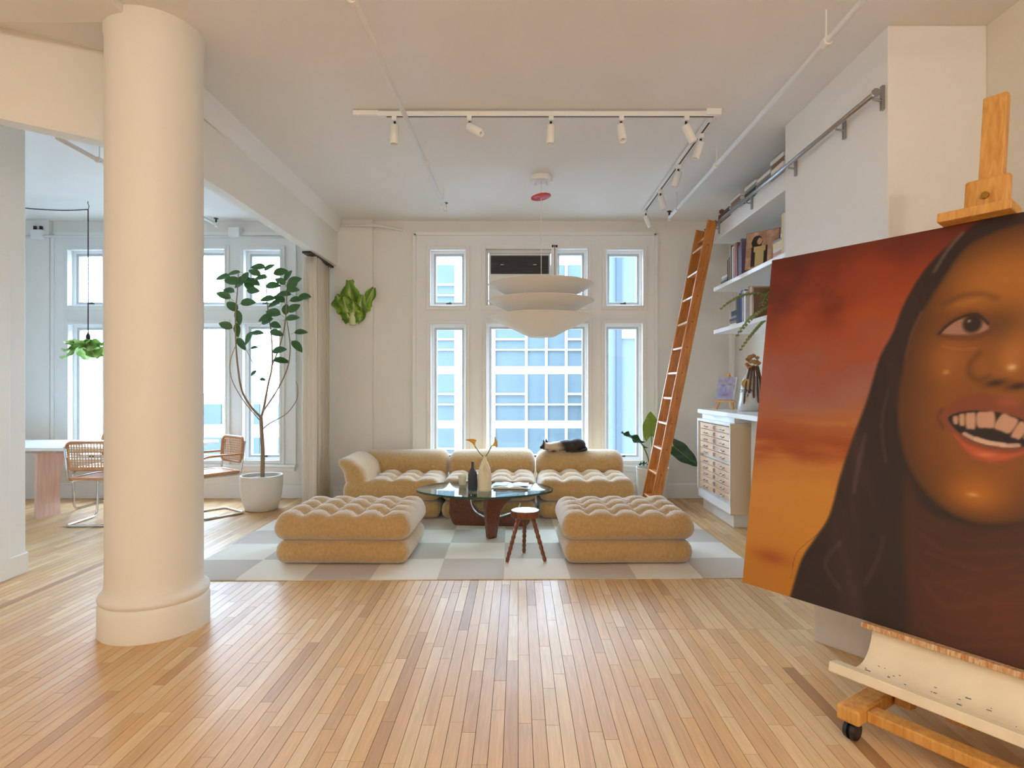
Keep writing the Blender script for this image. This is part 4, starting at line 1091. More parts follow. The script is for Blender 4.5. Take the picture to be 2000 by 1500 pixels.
def book(x, y, z, w_, d_, h_, colr, flat, shelfname, rz=0.0, lab=None):
    """w_ = thickness, d_ = depth of cover, h_ = height of cover; spine towards the room"""
    pose = 'lying flat' if flat else 'standing upright'
    base_lab = '%s book %s on the %s shelf' % ({'dark': 'black'}.get(colr, colr), pose, shelfname)
    lab = lab or base_lab
    e = empty('book', (x, y, z), rz, lab, 'book', '%s books %s on the %s shelf' % ({'dark': 'black'}.get(colr, colr), pose, shelfname))
    t = min(0.003, w_ * 0.2)
    if flat: cv_ = MB().box(0, d_, -h_ / 2, h_ / 2, 0, t).box(0, d_, -h_ / 2, h_ / 2, w_ - t, w_).box(0, t, -h_ / 2, h_ / 2, t, w_ - t); pg = MB().box(t, d_ - 0.004, -h_ / 2 + 0.004, h_ / 2 - 0.004, t, w_ - t)
    else: cv_ = MB().box(0, d_, -w_ / 2, -w_ / 2 + t, 0, h_).box(0, d_, w_ / 2 - t, w_ / 2, 0, h_).box(0, t, -w_ / 2 + t, w_ / 2 - t, 0, h_); pg = MB().box(t, d_ - 0.004, -w_ / 2 + t, w_ / 2 - t, 0.003, h_ - 0.004)
    cv_.build('cover', BM[colr], e); pg.build('pages', M['paper'], e)
    return e
rb = random.Random(21)
CN = lambda c_: {'dark': 'black'}.get(c_, c_)
POS = lambda i, n: 'lowest' if i == 0 else 'topmost' if i == n - 1 else ('second', 'third', 'fourth', 'fifth')[i - 1] + ' from below'
STK = ['stack against the closet wall', 'second stack from the closet wall', 'stack with the blue book', 'stack next past the blue book', 'stack beside the figurine']
def row_label(seq, i, shelfname):
    l = CN(seq[i - 1][0]) if i > 0 else None; r = CN(seq[i + 1][0]) if i < len(seq) - 1 else None
    if l and r: return '%s book standing between %s and %s books on the %s shelf' % (CN(seq[i][0]), l, r, shelfname)
    return '%s book at the row end beside a %s one on the %s shelf' % (CN(seq[i][0]), l or r, shelfname)
# top shelf: five lying stacks
for si, (y, cols_) in enumerate(((4.86, ['grey', 'white', 'white', 'brown', 'white', 'grey']), (5.14, ['white', 'brown', 'grey', 'white']), (5.44, ['blue', 'tan', 'dark', 'grey', 'white']), (5.80, ['white', 'grey', 'brown', 'white']), (6.10, ['brown', 'white', 'dark']))):
    z = 3.1205
    for i_, cc in enumerate(cols_):
        t = rb.uniform(0.024, 0.042); book(2.137 + rb.uniform(0, 0.012), y + rb.uniform(-0.01, 0.01), z, t, 0.22 + rb.uniform(-0.02, 0.03), 0.25 + rb.uniform(-0.02, 0.02), cc, True, 'highest', rb.uniform(-0.03, 0.03), '%s book, %s in the %s, highest shelf' % (CN(cc), POS(i_, len(cols_)), STK[si])); z += t + 0.0005
# small dark figurine beside the ladder top
fg = empty('figurine', (2.20, 6.36, 3.1205), 0, 'small dark figurine beside the ladder top on the highest shelf', 'figurine')
MB().lathe([(0.0, 0), (0.045, 0.0), (0.05, 0.02), (0.03, 0.05), (0.04, 0.09), (0.035, 0.13), (0.0, 0.145)], (0, 0, 0), 14).build('figure_body', M['stoolwood'], fg, smooth=True)
MB().lathe([(0.0, -0.03), (0.03, -0.01), (0.03, 0.015), (0.0, 0.035)], (0, 0, 0.165), 12).build('figure_head', M['stoolwood'], fg, smooth=True)
# second shelf
y = 6.42
z2 = 2.4855
zz = z2
for i_, cc in enumerate(('cream', 'dark', 'grey', 'white')):
    t = 0.024; book(2.20, 6.30 - 0.02 * (zz - z2) / 0.03, zz, t, 0.22, 0.22, cc, True, 'middle', lab='%s book, %s in the low stack near the ladder' % (CN(cc), POS(i_, 4))); zz += t + .0005
y = 6.16
SEQ = (('dark', 0.012, 0.24), ('white', 0.03, 0.25), ('grey', 0.03, 0.25), ('tan', 0.028, 0.27), ('dark', 0.02, 0.36), ('white', 0.05, 0.345), ('red', 0.03, 0.32), ('pink', 0.035, 0.36), ('brown', 0.045, 0.355), ('mauve', 0.05, 0.31), ('dark', 0.03, 0.33), ('mauve', 0.035, 0.36))
for i_, (cc, t, h) in enumerate(SEQ):
    y -= t / 2; book(2.18 + rb.uniform(0, .012), y, z2, t - 0.001, 0.24, h, cc, False, 'middle', lab=row_label(SEQ, i_, 'middle')); y -= t / 2 + 0.0015
YB = y
zz = z2
for i_, (cc, t) in enumerate((('white', 0.03), ('pink', 0.03), ('white', 0.03), ('cream', 0.05), ('grey', 0.02))):
    book(2.20, 4.97, zz, t, 0.26, 0.22, cc, True, 'middle', lab='%s book, %s in the stack beside the face-out art book' % (CN(cc), POS(i_, 5))); zz += t + .0005
for cc, yy in (('cream', 4.835), ('white', 4.80)): book(2.17, yy, z2, 0.03, 0.24, 0.33, cc, False, 'middle', lab='tall %s book standing against the closet wall on the middle shelf' % cc)
# third shelf
z3 = 2.0205; zz = z3
for i_, cc in enumerate(('white', 'brown', 'dark', 'grey', 'dark', 'dark')):
    t = 0.026; book(2.20 + rb.uniform(0, .03), 6.02, zz, t, 0.22, 0.22 + rb.uniform(-.03, .03), cc, True, 'lowest', lab='%s book, %s of the stack on the lowest shelf' % (CN(cc), POS(i_, 6))); zz += t + .0005
y = 5.89
SEQ = (('dark', 0.07, 0.27), ('dark', 0.03, 0.30), ('blue', 0.035, 0.32), ('white', 0.02, 0.31), ('mauve', 0.04, 0.32), ('white', 0.04, 0.30), ('grey', 0.03, 0.28), ('brown', 0.05, 0.33), ('tan', 0.05, 0.32), ('brown', 0.04, 0.30))
for i_, (cc, t, h) in enumerate(SEQ):
    y -= t / 2; book(2.18 + rb.uniform(0, .012), y, z3, t - 0.001, 0.23, h, cc, False, 'lowest', lab=row_label(SEQ, i_, 'lowest')); y -= t / 2 + 0.0015

# fern on the lowest shelf
fn = empty('potted_fern', (2.36, 5.20, z3), 0, 'arching fern on the lowest shelf, trailing past the painting edge', 'potted plant')
MB().lathe([(0.0, 0), (0.06, 0), (0.075, 0.11), (0.068, 0.11), (0.06, 0.09)], (0, 0, 0), 24, cap=False).build('pot', M['pot'], fn, smooth=True)
for i, (tipd, up) in enumerate((((-0.50, 0.18, -0.02), 0.26), ((-0.42, 0.0, -0.28), 0.20), ((-0.30, -0.22, -0.05), 0.28), ((-0.36, 0.08, -0.40), 0.12), ((0.1, 0.2, 0.1), 0.28))):
    p0 = Vector((0, 0, 0.09)); p2 = Vector(tipd) + Vector((0, 0, 0.12)); pm = (p0 + p2) / 2 + Vector((0, 0, up))
    pts = [p0 * (1 - t) ** 2 + pm * 2 * t * (1 - t) + p2 * t * t for t in [k / 18 for k in range(19)]]
    fr = MB().tube(pts, 0.003, 5)
    for k in range(2, 19):
        d = (pts[k] - pts[k - 1]).normalized(); s = d.cross(Vector((0, 0, 1))).normalized(); ll = 0.062 * math.sin(math.pi * k / 19.5) + 0.012
        for sg in (-1, 1): fr.add(*leaf_geo(pts[k], s * sg + d * 0.4, (0, 0, 1), ll, 0.030, 0.1, 0.3, 3))
    fr.build('frond', M['fern'], fn, smooth=True)

# ================================================================== FLAT FILE CABINET
cb = empty('flat_file_cabinet', (2.05, 6.22, 0), 0, 'white flat file cabinet with two banks of pale wood drawers under the shelves', 'cabinet')
y0, y1 = -0.52, 0.52
MB().box(0.095, 0.62, y0 + 0.16, y1 + 0.08, 0, 0.156).build('plinth', M['white_gloss'], cb)
bd = MB().box(0.012, 0.62, y0, y1, 0.155, 0.245).box(0.0, 0.62, y1 - 0.03, y1, 0.245, 1.04).box(0.0, 0.62, y0, y0 + 0.02, 0.245, 1.04).box(0.0, 0.62, y0 + 0.02, y1 - 0.03, 1.015, 1.04).box(0.06, 0.62, y0 + 0.02, y1 - 0.03, 0.245, 1.015)
bd.build('body', M['white_gloss'], cb)
MB().box(0.004, 0.62, y0 - 0.006, y0, 0.155, 1.035).build('side_panel', M['warm_light_tint'], cb)  # camera-facing side, its warm reflection painted in as beige
zt = 1.0
for k in range(10):
    if k == 5: zt -= 0.026
    d_ = MB().box(0.018, 0.055, y0 + 0.045, y1 - 0.055, zt - 0.066, zt).build('drawer', M['oak'], cb, bevel=0.003)
    for yy in (-0.27, 0.25):
        MB().tube(fillet([(0.018, yy - 0.045, zt - 0.035), (-0.006, yy - 0.04, zt - 0.042), (-0.006, yy + 0.04, zt - 0.042), (0.018, yy + 0.045, zt - 0.035)], 0.012, 3), 0.005, 6).build('handle', M['metal'], d_, smooth=True)
    lb = MB(); q = 0.022
    lb.box(0.012, 0.018, -0.01 - q, -0.01 + q, zt - 0.018, zt - 0.014).box(0.012, 0.018, -0.01 - q, -0.01 + q, zt - 0.054, zt - 0.050).box(0.012, 0.018, -0.01 - q, -0.006 - q, zt - 0.054, zt - 0.014).box(0.012, 0.018, -0.014 + q, -0.01 + q, zt - 0.054, zt - 0.014)
    lb.build('label_holder', M['metal'], d_); zt -= 0.0705
ct = MB().box(2.06, 2.699, 4.75, 6.76, 1.098, 1.144).box(2.10, 2.68, 5.72, 6.72, 1.0405, 1.098)
setp(ct.build('counter_top', M['white_gloss'], bevel=0.003), 'long white counter slab on the flat file cabinet', 'counter')
# hanging white cloth beside the cabinet
m_ = MB(); V = []; F = []
for k in range(13):
    for i in range(9): V.append((2.20 + 0.03 * i + 0.0 * k, 5.55 + 0.012 * math.sin(i * 1.3 + 0.25 * k), 1.0975 - 0.075 * k))
for k in range(12):
    for i in range(8): a = k * 9 + i; F.append((a, a + 1, a + 10, a + 9))
q = len(V); m_.add(V + [(x, y + 0.004, z) for x, y, z in V], F + [tuple(reversed([j + q for j in f])) for f in F])
setp(m_.build('hanging_cloth', M['white'], smooth=True), 'white cloth hanging from the counter beside the drawers', 'cloth')

def raster(nu, nv): 
    u, v = np.meshgrid(np.linspace(0, 1, nu), np.linspace(0, 1, nv)); return u, v
def vnoise(u, v, seed, oct=5):
    rs = np.random.RandomState(seed); out = np.zeros_like(u); amp = 1; tot = 0; f = 1
    for o_ in range(oct):
        g = rs.rand(64, 64); x = u * f; y = v * f; xi = np.floor(x).astype(int); yi = np.floor(y).astype(int); fx = x - xi; fy = y - yi
        fx = fx * fx * (3 - 2 * fx); fy = fy * fy * (3 - 2 * fy)
        G = lambda a, b: g[a % 64, b % 64]
        out += amp * ((G(xi, yi) * (1 - fx) + G(xi + 1, yi) * fx) * (1 - fy) + (G(xi, yi + 1) * (1 - fx) + G(xi + 1, yi + 1) * fx) * fy); tot += amp; amp *= 0.5; f *= 2
    return out / tot
def picture_mesh(name, W_, H_, nu, nv, colours, parent, y=0.0):
    """flat picture in local x (0..W) / z (0..H), facing -y"""
    u, v = raster(nu, nv); V = np.stack([u * W_, np.full_like(u, y), v * H_], -1).reshape(-1, 3)
    idx = np.arange(nu * nv).reshape(nv, nu); F = np.stack([idx[:-1, :-1], idx[:-1, 1:], idx[1:, 1:], idx[1:, :-1]], -1).reshape(-1, 4)
    me = bpy.data.meshes.new(name); me.from_pydata(V.tolist(), [], F.tolist())
    at_ = me.color_attributes.new('Col', 'FLOAT_COLOR', 'POINT'); lin = np.where(colours <= 10.3, colours / 255 / 12.92, ((colours / 255 + 0.055) / 1.055) ** 2.4)
    at_.data.foreach_set('color', np.concatenate([lin.reshape(-1, 3), np.ones((nu * nv, 1))], 1).astype(np.float32).ravel())
    me.materials.append(M['paint']); o = bpy.data.objects.new(name, me); col.objects.link(o)
    if parent: o.parent = parent
    return o
# little easel with a mauve study
me_ = empty('table_easel', (2.30, 6.52, 1.1445), math.radians(-52), 'tiny wooden table easel standing on the white counter', 'easel')
for s in (-1, 1): MB().obox((s * 0.075, 0.0, 0.115), (1, 0, 0), (0, 1, 0), (-s * 0.22, 0.30, 1), 0.012, 0.008, 0.12).build('leg', M['easelwood'], me_)
MB().obox((0, 0.10, 0.15), (1, 0, 0), (0, 1, 0), (0, -0.35, 1), 0.010, 0.008, 0.158).build('rear_leg', M['easelwood'], me_)
MB().box(-0.13, 0.13, -0.045, -0.01, 0.085, 0.10).build('ledge', M['easelwood'], me_)
MB().box(-0.018, 0.018, 0.035, 0.07, 0.36, 0.405).build('clamp', M['easelwood'], me_)
sp2 = empty('small_painting', (2.30, 6.52, 1.1445 + 0.102), math.radians(-52), 'small mauve and blue portrait study on the tiny easel', 'painting'); sp2.rotation_euler = (math.radians(-16), 0, math.radians(-52))
u, v = raster(50, 60); base = np.zeros((60, 50, 3)); n1 = vnoise(u * 5 + 2, v * 5, 4)
base[:] = np.array([158, 146, 160]); base += (n1[..., None] - 0.5) * np.array([70, 60, 60])
for (cx, cy, rx, ry, cc) in ((.35, .62, .12, .05, (96, 92, 130)), (.70, .66, .12, .04, (110, 92, 110)), (.52, .42, .05, .13, (120, 110, 150)), (.5, .2, .2, .05, (120, 84, 110)), (.3, .35, .15, .2, (120, 130, 180))):
    w_ = np.exp(-(((u - cx) / rx) ** 2 + ((v - cy) / ry) ** 2))[..., None] * .8; base = base * (1 - w_) + np.array(cc) * w_
pm_ = picture_mesh('painted_face', 0.22, 0.26, 50, 60, np.clip(base, 0, 255), sp2, -0.014); pm_.location = (-0.11, -0.026, 0)
MB().box(-0.11, 0.11, -0.0395, -0.021, 0, 0.26).build('panel', M['paper'], sp2)
# glass bottle with dried blooms
gb = empty('decorated_bottle', (2.40, 6.10, 1.1445), math.radians(-35), 'cloudy glass bottle with lettering, gold medallion and dripping brown dried blooms', 'bottle')
MB().lathe([(0.0, 0), (0.105, 0.0), (0.118, 0.02), (0.112, 0.09), (0.10, 0.15), (0.092, 0.22), (0.085, 0.29), (0.06, 0.36), (0.032, 0.40), (0.028, 0.45), (0.0, 0.455)], (0, 0, 0), 32).build('glass_body', mat('cloudy_glass', C(196, 192, 186), 0.15, noise=0.15, nscale=14, bump=0.5, bscale=18), gb, smooth=True)
md = MB().lathe([(0.0, 0.0), (0.045, 0.0), (0.05, -0.006), (0.0, -0.006)], (0, 0, 0), 24); md.v = [(x - 0.01, -0.086 + z, 0.285 + y) for x, y, z in md.v]; md.build('medallion', mat('gold_label', C(190, 160, 96), 0.4, noise=0.3, nscale=60), gb)
for (txt, zz, sz) in (('DONN', 0.195, 0.048), ('T.R', 0.148, 0.048)):
    cu = bpy.data.curves.new('lettering', 'FONT'); cu.body = txt; cu.size = sz; cu.extrude = 0.002; cu.align_x = 'CENTER'
    to = bpy.data.objects.new('lettering', cu); col.objects.link(to); dg = bpy.context.evaluated_depsgraph_get()
    tm = bpy.data.meshes.new_from_object(to.evaluated_get(dg)); bpy.data.objects.remove(to)
    for vv in tm.vertices: vv.co = (vv.co.x - 0.012, -math.sqrt(max(0.098 ** 2 - vv.co.x ** 2, 0)) - 0.003 - vv.co.z * 0.5, vv.co.y)
    tm.materials.append(M['dark']); to = bpy.data.objects.new('lettering', tm); col.objects.link(to); to.parent = gb; to.location = (0, 0, zz)
bl = MB(); rq = random.Random(3)
for i in range(34):
    th_, ph_ = rq.uniform(0, 6.28), rq.uniform(-1, 1); p = (0.03 + 0.06 * math.cos(th_) * math.sqrt(1 - ph_ * ph_), 0.06 * math.sin(th_) * math.sqrt(1 - ph_ * ph_), 0.50 + 0.075 * ph_)
    bl.lathe([(0, -0.02), (0.02, -0.006), (0.022, 0.008), (0, 0.022)], p, 7)
bl.build('dried_bloom', mat('dried_petals', C(164, 112, 58), 0.8, noise=0.5, nscale=30), gb, smooth=True)
dr = MB()
for i in range(7):
    a = -1.9 + 0.42 * i; zb_ = rq.uniform(0.06, 0.25); pts = [(0.03 + 0.05 * math.cos(a), 0.05 * math.sin(a), 0.46), (0.02 + 0.085 * math.cos(a), 0.085 * math.sin(a), 0.33), (0.01 + 0.105 * math.cos(a), 0.105 * math.sin(a), 0.2), (0.008 + 0.118 * math.cos(a), 0.118 * math.sin(a), zb_)]
    dr.tube(smooth_path(pts, 4), [0.010] * 12 + [0.004], 7)
dr.build('drip', mat('brown_drip', C(92, 52, 30), 0.5), gb, smooth=True)
# face-out book with a portrait cover
fb = empty('art_book', (2.23, 5.40, z2), math.radians(-50), 'large face-out art book with a dark haired figure and stone pedestal on its cover', 'book'); fb.rotation_euler = (math.radians(-6), 0, math.radians(-50))
MB().box(-0.16, 0.16, -0.008, 0.008, 0, 0.35).build('cover', BM['brown'], fb, bevel=0.002)
u, v = raster(64, 70); n1 = vnoise(u * 7, v * 7, 9)
base = np.array([188, 152, 128.]) + (n1[..., None] - .5) * np.array([120, 100, 90])
def ellm(cx, cy, rx, ry): return (((u - cx) / rx) ** 2 + ((v - cy) / ry) ** 2 < 1)[..., None]
base = np.where(ellm(.34, .72, .17, .19), np.array([34, 28, 28.]), base); base = np.where(ellm(.42, .74, .08, .09), np.array([196, 158, 132.]), base)
base = np.where(((np.abs(u - .42) < .25) & (v < .60) & (v > .05))[..., None], np.array([36, 28, 26.]), base)
base = np.where(((np.abs(u - .43) < .14 + .04 * (v > .46)) & (v < .60))[..., None], np.array([198, 176, 124.]) , base)
pm_ = picture_mesh('printed_cover', 0.31, 0.34, 64, 70, np.clip(base, 0, 255), fb, -0.0085); pm_.location = (-0.155, 0, 0.005)
# ================================================================== PAINTING ON THE EASEL
PHI = math.radians(8.8); UX, UY = 0.563, -0.826
U = Vector((UX, UY, 0)).normalized(); NH = Vector((-U.y, U.x, 0))
B0 = Vector((1.143, 3.0, 0.404)); PWD, PHT = 2.0, 1.69
UP = (NH * math.sin(PHI) + Vector((0, 0, 1)) * math.cos(PHI)); BACK = (NH * math.cos(PHI) - Vector((0, 0, 1)) * math.sin(PHI))
pn = empty('large_painting', B0, 0, 'large oil portrait of a laughing long haired person before a red and amber sky', 'painting')
pn.matrix_world = Matrix(((U.x, BACK.x, UP.x, B0.x), (U.y, BACK.y, UP.y, B0.y), (U.z, BACK.z, UP.z, B0.z), (0, 0, 0, 1)))
def to_uv(p):
    """traced picture point -> canvas metres"""
    d = Vector(((p[0] - 1012) / 1150, 1.0, (755 - p[1]) / 1150)); nrm = BACK; o_ = Vector((0, 0, CAM_Z))
    t = (B0 - o_).dot(nrm) / d.dot(nrm); h = o_ + d * t - B0
    return (h.dot(U), h.dot(UP))
nu, nv = 460, 400
gu, gv = raster(nu, nv); GU = gu * PWD; GV = gv * PHT
img = np.zeros((nv, nu, 3))
def spl(pts, n=6, closed=True):
    pts = [np.array(p, float) for p in pts]; out = []; N = len(pts); rng = range(N) if closed else range(N - 1)
    for i in rng:
        g = (lambda k: pts[k % N]) if closed else (lambda k: pts[max(0, min(N - 1, k))])
        p0, p1, p2, p3 = g(i - 1), g(i), g(i + 1), g(i + 2)
        for k in range(n):
            t = k / n; out.append(0.5 * (2 * p1 + (p2 - p0) * t + (2 * p0 - 5 * p1 + 4 * p2 - p3) * t * t + (3 * p1 - p0 - 3 * p2 + p3) * t ** 3))
    if not closed: out.append(pts[-1])
    return out
def segdist(pts, closed):
    D = np.full(GU.shape, 1e9); n = len(pts)
    for i in range(n if closed else n - 1):
        a, b = pts[i], pts[(i + 1) % n]; ab = b - a; l2 = ab @ ab + 1e-12
        t = np.clip(((GU - a[0]) * ab[0] + (GV - a[1]) * ab[1]) / l2, 0, 1)
        D = np.minimum(D, (GU - a[0] - t * ab[0]) ** 2 + (GV - a[1] - t * ab[1]) ** 2)
    return np.sqrt(D)
def inside(pts):
    ins = np.zeros(GU.shape, bool); n = len(pts)
    for i in range(n):
        a, b = pts[i], pts[(i + 1) % n]
        if a[1] == b[1]: continue
        c_ = ((a[1] > GV) != (b[1] > GV)) & (GU < (b[0] - a[0]) * (GV - a[1]) / (b[1] - a[1]) + a[0]); ins ^= c_
    return ins
def put(mask, colour, alpha=1.0):
    global img
    m_ = (np.clip(mask, 0, 1) * alpha)[..., None]; img = img * (1 - m_) + np.asarray(colour, float) * m_
def pmask(px, soft=0.006, smooth=True, uv=False):
    pts = [np.array(p if uv else to_uv(p)) for p in px]
    if smooth: pts = spl(pts)
    d = segdist(pts, True); s = np.where(inside(pts), d, -d); t = np.clip(s / (2 * soft) + 0.5, 0, 1); return t * t * (3 - 2 * t)
def stroke(px, wd, soft=0.004, uv=False):
    pts = spl([np.array(p if uv else to_uv(p)) for p in px], 6, False); d = segdist(pts, False); t = np.clip((wd / 2 - d) / (2 * soft) + 0.5, 0, 1); return t * t * (3 - 2 * t)
def blob(px, rx, ry, ang=0.0, uv=False):
    c_ = px if uv else to_uv(px); dx = GU - c_[0]; dy = GV - c_[1]; ca, sa = math.cos(ang), math.sin(ang)
    return np.exp(-(((dx * ca + dy * sa) / rx) ** 2 + ((-dx * sa + dy * ca) / ry) ** 2))
# mirror line of the face (chin -> nose), in canvas metres
ma, mb_ = np.array(to_uv((1903, 966))), np.array(to_uv((1976, 717))); md_ = (mb_ - ma) / np.linalg.norm(mb_ - ma)
def mir(uvp):
    p = np.array(uvp) - ma; par = md_ * (p @ md_); return tuple(ma + 2 * par - p)
def mpx(px): return [mir(to_uv(p)) for p in px]

# sky
N1 = vnoise(GU * 3 + 1, GV * 3, 1); N2 = vnoise(GU * 2 + 9, GV * 7 + 3, 2); N3 = vnoise(GU * 1.2 + 4, GV * 9, 3)
hh = np.clip(GV / PHT + (N1 - 0.5) * 0.22 + (N2 - 0.5) * 0.08, 0, 1)
stops = [(0, (176, 112, 24)), (0.12, (186, 122, 34)), (0.28, (192, 128, 44)), (0.38, (178, 112, 44)), (0.44, (150, 72, 20)), (0.52, (160, 92, 48)), (0.60, (150, 92, 78)), (0.68, (146, 82, 66)), (0.76, (150, 66, 30)), (0.86, (134, 48, 14)), (0.94, (100, 32, 12)), (1.0, (84, 26, 12))]
for k_ in range(3): img[..., k_] = np.interp(hh, [s[0] for s in stops], [s[1][k_] for s in stops])
put(np.clip((N2 - 0.52) * 5, 0, 1) * np.exp(-((GV / PHT - 0.80) / 0.13) ** 2), (168, 66, 16), 0.6)
put(np.clip((N1 - 0.5) * 5, 0, 1) * np.exp(-((GV / PHT - 0.90) / 0.10) ** 2), (64, 22, 14), 0.6)
put(np.clip((N3 - 0.55) * 6, 0, 1) * np.exp(-((GV / PHT - 0.40) / 0.10) ** 2), (206, 146, 74), 0.55)
put(np.clip((N2 - 0.55) * 6, 0, 1) * np.exp(-((GV / PHT - 0.44) / 0.05) ** 2), (138, 52, 8), 0.6)
put(blob((1505, 1085), 0.09, 0.035) * np.clip(N3 * 1.8, 0, 1), (140, 58, 16), 0.8)
# hair (one mass, both sides), body
hairL = [(2000, 404), (1930, 424), (1865, 468), (1808, 525), (1768, 590), (1744, 650), (1718, 700), (1694, 780), (1664, 862), (1640, 935), (1620, 1008), (1592, 1052), (1566, 1092), (1548, 1150), (1538, 1190)]
HL = [to_uv(p) for p in hairL]; HR = [mir(p) for p in HL]
hp = [np.array(p) for p in HL] + [np.array((0.3, -0.1)), np.array((2.4, -0.1)), np.array((2.1, 0.3)), np.array((1.95, 0.9)), np.array((1.85, 1.35)), np.array((1.62, 1.68)), np.array((1.35, 1.74))]
hp = spl(hp, 5); d_ = segdist(hp, True); sdf = np.where(inside(hp), d_, -d_); hm = np.clip(sdf / 0.016 + 0.5, 0, 1)
put(hm, (36, 22, 19))
HN = vnoise(GU * 9 + GV * 2.0, GV * 1.6 + GU * 1.5, 6)
put(hm * np.clip((HN - 0.55) * 4, 0, 1), (66, 46, 42), 0.6)
for (pts, wd, al) in (([(1880, 455), (1850, 490), (1825, 530)], 0.014, .55), ([(1800, 610), (1782, 650), (1770, 700)], 0.012, .45), ([(1690, 850), (1676, 910), (1668, 960)], 0.02, .25), ([(1735, 760), (1722, 830), (1730, 900)], 0.014, .25), ([(1640, 1060), (1612, 1100), (1640, 1150)], 0.02, .22), ([(1725, 1050), (1715, 1090), (1690, 1140)], 0.02, .2)):
    put(stroke(pts, wd, 0.008), (128, 104, 96), al)
put(stroke([(1622, 1005), (1600, 1040), (1556, 1080), (1545, 1130)], 0.002, 0.002), (46, 24, 16), .6)
# sweater
sw = pmask([(1770, 930), (1800, 985), (1850, 1015), (1930, 1030), (2010, 1020), (2160, 1000), (2300, 1100), (2300, 1600), (1790, 1420), (1775, 1200), (1762, 1050)], 0.02)
put(sw, (62, 32, 23))
put(sw * blob((1960, 1200), 0.25, 0.18), (92, 42, 20), 0.7)
for k_ in range(9):
    y_ = 1030 + k_ * 26; jj = 9 * math.sin(k_ * 2.7); put(sw * stroke([(1790 + 9 * (k_ % 3), y_ - 10 - jj), (1850, y_ + 18 + jj), (1930, y_ + 26 - jj), (2020, y_ + 14 + jj)], 0.010 + 0.006 * (k_ % 2), 0.012), (104, 56, 38), 0.14 + 0.08 * (k_ % 3))
# face
fL = [(2000, 440), (1930, 462), (1884, 490), (1838, 556), (1798, 622), (1776, 675), (1762, 748), (1757, 822), (1774, 900), (1810, 958), (1860, 1000), (1905, 1016)]
FL = [np.array(to_uv(p)) for p in fL]; FR = [np.array(mir(to_uv(p))) for p in fL]
face = FL + FR[::-1]; fc = spl(face, 5); d_ = segdist(fc, True); fsd = np.where(inside(fc), d_, -d_); fm_ = np.clip(fsd / 0.03 + 0.5, 0, 1)
put(fm_, (126, 72, 20))
put(fm_ * np.clip(1 - fsd / 0.16, 0, 1), (66, 34, 12), 0.75)
def both(fn, px, *a, **k):
    yield fn(px, *a, **k)
    yield fn([mir(to_uv(p)) for p in px] if isinstance(px, list) else mir(to_uv(px)), *a, uv=True, **k)
for m_ in both(blob, (1950, 545), 0.20, 0.12): put(fm_ * m_, (168, 104, 32), 0.75)
for m_ in both(blob, (1850, 705), 0.07, 0.08): put(fm_ * m_, (158, 92, 36), 0.7)
for m_ in both(blob, (1822, 860), 0.05, 0.12): put(fm_ * m_, (112, 60, 22), 0.6)
for m_ in both(blob, (1950, 632), 0.07, 0.06): put(fm_ * m_, (84, 50, 20), 0.75)
for m_ in both(blob, (1885, 590), 0.07, 0.02, 0.2): put(fm_ * m_, (176, 118, 44), 0.45)
put(fm_ * blob((1905, 965), 0.10, 0.07), (176, 104, 26), 0.85); put(fm_ * blob((1900, 966), 0.018, 0.008), (236, 196, 140), 0.5)
put(fm_ * blob((1985, 690), 0.05, 0.10, -0.2), (160, 98, 36), 0.8)
for m_ in both(blob, (1848, 727), 0.012, 0.010): put(fm_ * m_, (214, 160, 90), 0.6)
# eyes
EYE = [(1838, 650), (1856, 634), (1880, 622), (1905, 618), (1924, 630), (1930, 642), (1905, 652), (1868, 654)]
for m_ in both(pmask, [(1828, 654), (1852, 626), (1882, 610), (1910, 606), (1934, 624), (1938, 648), (1905, 664), (1865, 664)], 0.012): put(m_, (92, 48, 24), .7)
for m_ in both(pmask, EYE, 0.007): put(m_, (152, 110, 92))
for m_ in both(blob, (1899, 632), 0.036, 0.042): put(np.clip(m_ * 3 - 0.9, 0, 1), (38, 22, 16))
for m_ in both(blob, (1893, 627), 0.006, 0.006): put(m_, (220, 200, 190), .7)
for m_ in both(stroke, [(1834, 652), (1856, 631), (1882, 618), (1908, 614), (1930, 632)], 0.010): put(m_, (42, 22, 14), .85)
for m_ in both(stroke, [(1842, 676), (1872, 682), (1905, 680)], 0.008, 0.008): put(m_, (168, 104, 58), .5)
for m_ in both(stroke, [(1842, 596), (1875, 580), (1915, 574), (1945, 582)], 0.022, 0.014): put(m_, (84, 46, 16), .45)
# nose
for m_ in both(stroke, [(1912, 690), (1896, 708), (1893, 728), (1908, 742), (1930, 736)], 0.014, 0.016): put(m_, (70, 36, 16), .5)
for m_ in both(blob, (1945, 748), 0.035, 0.014, 0.2): put(m_, (44, 20, 12), .85)
for m_ in both(blob, (1922, 718), 0.022, 0.028): put(m_, (142, 84, 32), .6)
put(blob((1976, 717), 0.014, 0.012), (240, 206, 170), .85); put(blob((1972, 700), 0.035, 0.05), (170, 108, 46), .5)
